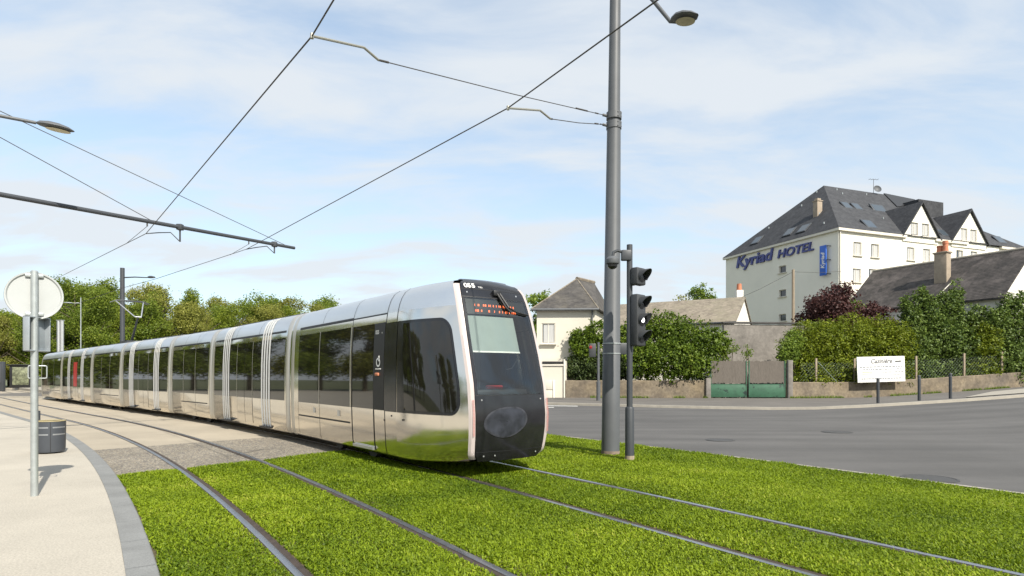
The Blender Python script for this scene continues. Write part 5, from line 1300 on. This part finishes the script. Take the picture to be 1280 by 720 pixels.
for (az, Rr, k) in ((96, 34, 0), (104, 38, 3), (113, 36, 1), (122, 42, 5)):
    plant_tree(k, (-math.sin(R(az)) * Rr, math.cos(R(az)) * Rr, -.12), rr.uniform(.6, .8), rr.uniform(0, 6.28), 'tree mirrored in the large cab side window of the tram', 'trees mirrored in the cab window')
print('wood trees', nt)

def solo_tree(px, py_top, Y, base, rad, mk, label, seed, nleaf=7000, size=.2, n=18, h0=None, name='tree', cat='tree', clump=.22, taper=.45, gz=0.0):
    b = P(px, 470, Y); h = P(px, py_top, Y).z - gz; t = thing(name, label, cat, (b.x, b.y, gz)); blobs = crown_blobs(h * .96, rad, base, n, seed, taper)
    V, Fc, rn = leaf_cloud(blobs, nleaf, size, seed, clump=clump, asp=1.5); link('crown', fast_mesh('crown', V, Fc, LM[mk], rn), t)
    mb = trunk_mb(h * .85, max(.08, rad * .06), 10, seed); o = mb.build('trunk', M['bark'], smooth=40); o.parent = t; return t
solo_tree(674, 352, 75, 3, 4.2, 'bright', 'light green tree showing between the tram nose and the house roof', 5, 9000, .30, taper=.15)
solo_tree(884, 346, 95, 5, 4.6, 'bright', 'round green tree behind the low tiled roof beside the hotel', 6, 11000, .34, taper=.12)
solo_tree(856, 360, 100, 6, 3.0, 'wood_olive', 'thin pale tree behind the low tiled roof', 9, 900, .34, clump=.4)
solo_tree(829, 368, 100, 7, 2.2, 'wood_olive', 'almost bare tree poking above the low tiled roof', 19, 420, .32, clump=.5)
solo_tree(1040, 350, 50, 2.6, 3.7, 'purple', 'purple-leaved tree behind the conifer hedge under the hotel', 7, 20000, .22, gz=.3, n=24)
solo_tree(1098, 372, 50, 2.6, 2.6, 'purple', 'lower purple-brown bush beside the purple tree', 17, 10000, .2, gz=.5)
solo_tree(1075, 366, 56, 3.2, 1.5, 'bright', 'yellow-green treetop between purple tree and old roof', 18, 2600, .22, gz=.5)

def hedge(pts, label, mk, seed, n, size, name='bush', cat='bush', clump=.12, asp=1.5, stems=5, up_bias=.35):
    """pts: list of (px, py, Y, rx, rz, weight) blobs, ry about rx"""
    c = P(pts[0][0], 470, pts[0][2]); o3 = Vector((c.x, c.y, zt(c.x, c.y))); t = thing(name, label, cat, o3); bl_ = []
    for (px, py, Y, rx, rz, *r) in pts:
        p = P(px, py, Y) - o3; ry = r[0] if r else rx * .8; bl_.append((p.x, p.y, p.z, rx, ry, rz, rx * rz))
    V, Fc, rn = leaf_cloud(bl_, n, size, seed, clump=clump, asp=asp, up_bias=up_bias); link('foliage', fast_mesh('foliage', V, Fc, LM[mk], rn), t)
    g = random.Random(seed); mb = MB()
    for b in bl_:
        for k in range(2):
            e = Vector((b[0] + g.uniform(-.3, .3) * b[3], b[1] + g.uniform(-.3, .3) * b[4], b[2] + b[5] * .5)); st = Vector((b[0] + g.uniform(-.2, .2), b[1], max(-.1, -.1)))
            mb.tube([st, st.lerp(e, .5) + Vector((g.uniform(-.15, .15), g.uniform(-.1, .1), 0)), e], [.05, .035, .012], 5)
    o = mb.build('stem', M['bark'], smooth=40); o.parent = t; o.location = (0, 0, 0)
    return t
hedge([(731, 434, 44.4, 1.1, 1.2), (723, 424, 44.5, .7, .8), (745, 420, 44.4, .9, 1.2)], 'yellow-green shrub with red tips against the cream house', 'bush', 31, 7000, .16)
hedge([(718, 460, 44.3, .75, .95), (733, 458, 44.3, .85, 1.05), (750, 458, 44.3, .9, 1.1), (768, 458, 44.3, .9, 1.1), (783, 458, 44.3, .8, 1.1)], 'dark clipped laurel hedge above the low rubble wall', 'laurel', 32, 16000, .15, 'hedge', 'hedge')
hedge([(800, 425, 45, 1.7, 1.9), (830, 418, 45, 1.9, 1.8), (858, 428, 44.4, 2.0, 1.9), (840, 450, 43.6, 2.4, 1.6), (805, 452, 43.8, 1.6, 1.5), (880, 440, 43.8, 1.7, 1.5), (895, 425, 44, 1.0, .9), (870, 460, 43.2, 1.7, .9), (776, 432, 45, 1.3, 1.5)],
      'large spreading green bush overhanging the low wall left of the gate', 'bush', 33, 42000, .17)
hedge([(903, 428, 43.6, .7, .6), (915, 436, 43.3, .5, .35), (934, 438, 42.7, .3, .45), (933, 450, 42.6, .22, .4)], 'thin yellow-green creeper hanging over the middle of the gate', 'bright', 34, 900, .12, 'creeper', 'creeper')
hedge([(1000, 436, 44.6, 1.5, 1.9), (1028, 430, 45, 1.9, 2.0), (1060, 428, 45.5, 2.0, 2.0), (1092, 428, 46, 2.0, 2.0), (1118, 432, 46, 1.6, 1.9), (1010, 460, 44.2, 1.5, 1.0), (1045, 460, 44.7, 1.8, 1.1), (1085, 460, 45.2, 2.0, 1.1), (1115, 462, 45.5, 1.4, 1.1), (1008, 474, 43.9, 1.5, .8), (1035, 474, 44.2, 1.5, .8), (1062, 473, 44.5, 1.6, .8), (1100, 473, 45.0, 1.8, .8), (1125, 470, 45.4, 1.5, .9)],
      'broad golden-green conifer hedge behind the wire fence and white board', 'conifer', 35, 66000, .20, 'hedge', 'hedge', asp=2.6, clump=.16, up_bias=.9)
hedge([(987, 438, 43.4, .8, 1.0), (980, 446, 43.2, .5, .6), (993, 425, 43.8, .6, .8)], 'bright leafy shrub at the right gate pillar', 'bright', 36, 4200, .15)
hedge([(1150, 440, 46.5, 1.4, 2.0), (1140, 410, 47, 1.0, 1.6), (1160, 400, 47.2, 1.0, 2.0), (1152, 378, 47.4, .6, 1.4), (1172, 425, 46.8, 1.5, 2.0), (1138, 385, 47.2, .8, 1.2), (1150, 465, 46.2, 1.7, 1.0), (1132, 445, 46.4, 1.3, 1.7)], 'tall dark green shrub with upright shoots right of the white board', 'ivy', 37, 28000, .17, 'tall_shrub', 'shrub')
hedge([(1195, 440, 46.8, 1.4, 2.0), (1190, 405, 47.4, 1.1, 1.9), (1210, 415, 47.4, 1.1, 1.7), (1196, 375, 47.8, .6, 1.5), (1215, 450, 46.8, 1.4, 1.5), (1180, 385, 47.6, .8, 1.4), (1190, 465, 46.6, 1.8, 1.0), (1222, 400, 47.6, .9, 1.4), (1208, 440, 46.7, 1.5, 2.0)], 'tall dark green shrub below the tall roof chimney', 'ivy', 38, 30000, .17, 'tall_shrub', 'shrub')
hedge([(1233, 436, 46.2, 1.3, 2.0, .9), (1228, 462, 46.0, 1.4, 1.0, .8)], 'golden conifer clump between the tall shrubs', 'conifer', 39, 11000, .19, asp=2.4, up_bias=.8)
hedge([(1264, 420, 46.6, 1.7, 2.8, 1.0), (1270, 388, 46.8, 1.3, 1.6, .8), (1252, 446, 46.2, 1.5, 1.7, .9), (1290, 435, 47, 1.8, 2.6, 1.0), (1268, 460, 46.4, 1.9, 1.1, .8), (1246, 412, 46.4, 1.1, 1.9, .8)], 'leafy shrub with pale flowers at the right edge before the white gable', 'ivy', 40, 30000, .17, 'tall_shrub', 'shrub')
# low weeds at the foot of the walls
def weeds(pts, n, seed, label):
    g = np.random.default_rng(seed); pl = resample(pts, 80); ps_ = np.array([[q.x, q.y] for q in pl]); k = g.integers(0, 79, n); t = g.random(n)[:, None]
    xy = ps_[k] * (1 - t) + ps_[k + 1] * t + g.normal(0, .05, (n, 2)) + np.array([0, -.10]); kp = np.sin(xy[:, 0] * 2.3) + np.sin(xy[:, 0] * .9 + 1) > -.2; xy = xy[kp]; m = len(xy)
    z = np.array([zt(a, b) + .11 for a, b in xy]); base = np.column_stack([xy, z]); az = g.uniform(0, 6.28, m); h = g.uniform(.04, .22, m)
    w_ = np.column_stack([np.cos(az), np.sin(az), np.zeros(m)]) * .025; tip = base + np.column_stack([g.normal(0, .05, m), g.normal(0, .05, m), h])
    V = np.concatenate([base - w_, base + w_, tip]); i = np.arange(m)
    o = struct(link('weeds', fast_mesh('weeds', V, np.stack([i, i + m, i + 2 * m], 1), LM['bright'], g.random(m))), 'stuff'); o['label'] = label
weeds([W(707, 43.1), W(884, 42.5)], 1500, 3, 'tufts of weeds along the foot of the left garden wall')
weeds([W(985, 42.1), W(1068, 43.1), W(1160, 44.1), W(1240, 45.0), W(1300, 46.3)], 2600, 4, 'tufts of weeds along the foot of the right garden wall')
# ------------------------------------------------------------------ light, sky, camera
SUN_EL = 42.5; saz = Vector((.553, -.833, 0)).normalized()
to_sun = saz * math.cos(R(SUN_EL)) + Vector((0, 0, math.sin(R(SUN_EL))))
sd = bpy.data.lights.new('sun', 'SUN'); sd.energy = 4.5; sd.angle = R(.53); sd.color = (1, .94, .84)
so_ = bpy.data.objects.new('sun', sd); COL.objects.link(so_); so_.rotation_euler = (-to_sun).to_track_quat('-Z', 'Y').to_euler(); so_.location = (20, -30, 40)
w = bpy.data.worlds.new('World'); sc.world = w; w.use_nodes = True; N, L = w.node_tree.nodes, w.node_tree.links
bg = N['Background']; sky = N.new('ShaderNodeTexSky'); sky.sky_type = 'NISHITA'; sky.sun_disc = False; sky.sun_elevation = R(SUN_EL); sky.sun_rotation = math.atan2(saz.x, saz.y)
sky.air_density = 1.0; sky.dust_density = 1.2; sky.ozone_density = 1.2
tc = N.new('ShaderNodeTexCoord'); sx = N.new('ShaderNodeSeparateXYZ'); L.new(tc.outputs['Generated'], sx.inputs[0])
def mth(op, a, b=None, c=None):
    m = N.new('ShaderNodeMath'); m.operation = op
    for i, q in enumerate((a, b, c)):
        if q is None: continue
        if isinstance(q, (int, float)): m.inputs[i].default_value = q
        else: L.new(q, m.inputs[i])
    return m.outputs[0]
zc = mth('MAXIMUM', sx.outputs[2], 0.0); den = mth('ADD', zc, .22)
cx = mth('DIVIDE', sx.outputs[0], den); cy = mth('DIVIDE', sx.outputs[1], den)
cmb = N.new('ShaderNodeCombineXYZ'); L.new(cx, cmb.inputs[0]); L.new(cy, cmb.inputs[1])
mpn = N.new('ShaderNodeMapping'); mpn.inputs['Rotation'].default_value = (0, 0, R(-24)); mpn.inputs['Scale'].default_value = (.85, 1.9, 1); mpn.inputs['Location'].default_value = (4.1, 2.2, 0); L.new(cmb.outputs[0], mpn.inputs[0])
n1 = N.new('ShaderNodeTexNoise'); n1.inputs['Scale'].default_value = 1.7; n1.inputs['Detail'].default_value = 10; n1.inputs['Roughness'].default_value = .56; n1.inputs['Distortion'].default_value = .35; L.new(mpn.outputs[0], n1.inputs['Vector'])
n2 = N.new('ShaderNodeTexNoise'); n2.inputs['Scale'].default_value = .45; n2.inputs['Detail'].default_value = 3; L.new(mpn.outputs[0], n2.inputs['Vector'])
mixn = mth('ADD', mth('MULTIPLY', n1.outputs['Fac'], .6), mth('MULTIPLY', n2.outputs['Fac'], .4))
mr = N.new('ShaderNodeMapRange'); mr.interpolation_type = 'SMOOTHSTEP'; mr.inputs['From Min'].default_value = .38; mr.inputs['From Max'].default_value = .60; mr.inputs['To Min'].default_value = .34; mr.inputs['To Max'].default_value = .96; L.new(mixn, mr.inputs[0])
hz = mth('POWER', mth('SUBTRACT', 1.0, zc), 4.0)
fc = mth('MINIMUM', mth('ADD', mr.outputs[0], mth('MULTIPLY', hz, .34)), .97)
mx = N.new('ShaderNodeMix'); mx.data_type = 'RGBA'; L.new(fc, mx.inputs[0]); 
tint = N.new('ShaderNodeMix'); tint.data_type = 'RGBA'; tint.blend_type = 'MULTIPLY'; tint.inputs[0].default_value = 1; L.new(sky.outputs[0], tint.inputs[6]); tint.inputs[7].default_value = (.98, 1.10, 1.06, 1)
L.new(tint.outputs[2], mx.inputs[6]); mx.inputs[7].default_value = (3.45, 3.68, 3.92, 1)
L.new(mx.outputs[2], bg.inputs[0]); bg.inputs[1].default_value = .14
cam = bpy.data.cameras.new('camera'); co = bpy.data.objects.new('camera', cam); COL.objects.link(co); co.location = (0, 0, EYE); co.rotation_euler = (R(90), 0, 0)
cam.sensor_width = 36; cam.lens = 36 * F / 1280; cam.shift_y = (YH - 360) / 1280; cam.clip_end = 4000; cam.clip_start = .05
sc.camera = co
sc.view_settings.view_transform = 'Standard'; sc.view_settings.look = 'None'; sc.view_settings.exposure = .72; sc.view_settings.gamma = 1
sc.render.resolution_x = 1024; sc.render.resolution_y = 576
sc.cycles.max_bounces = 6; sc.cycles.transparent_max_bounces = 12
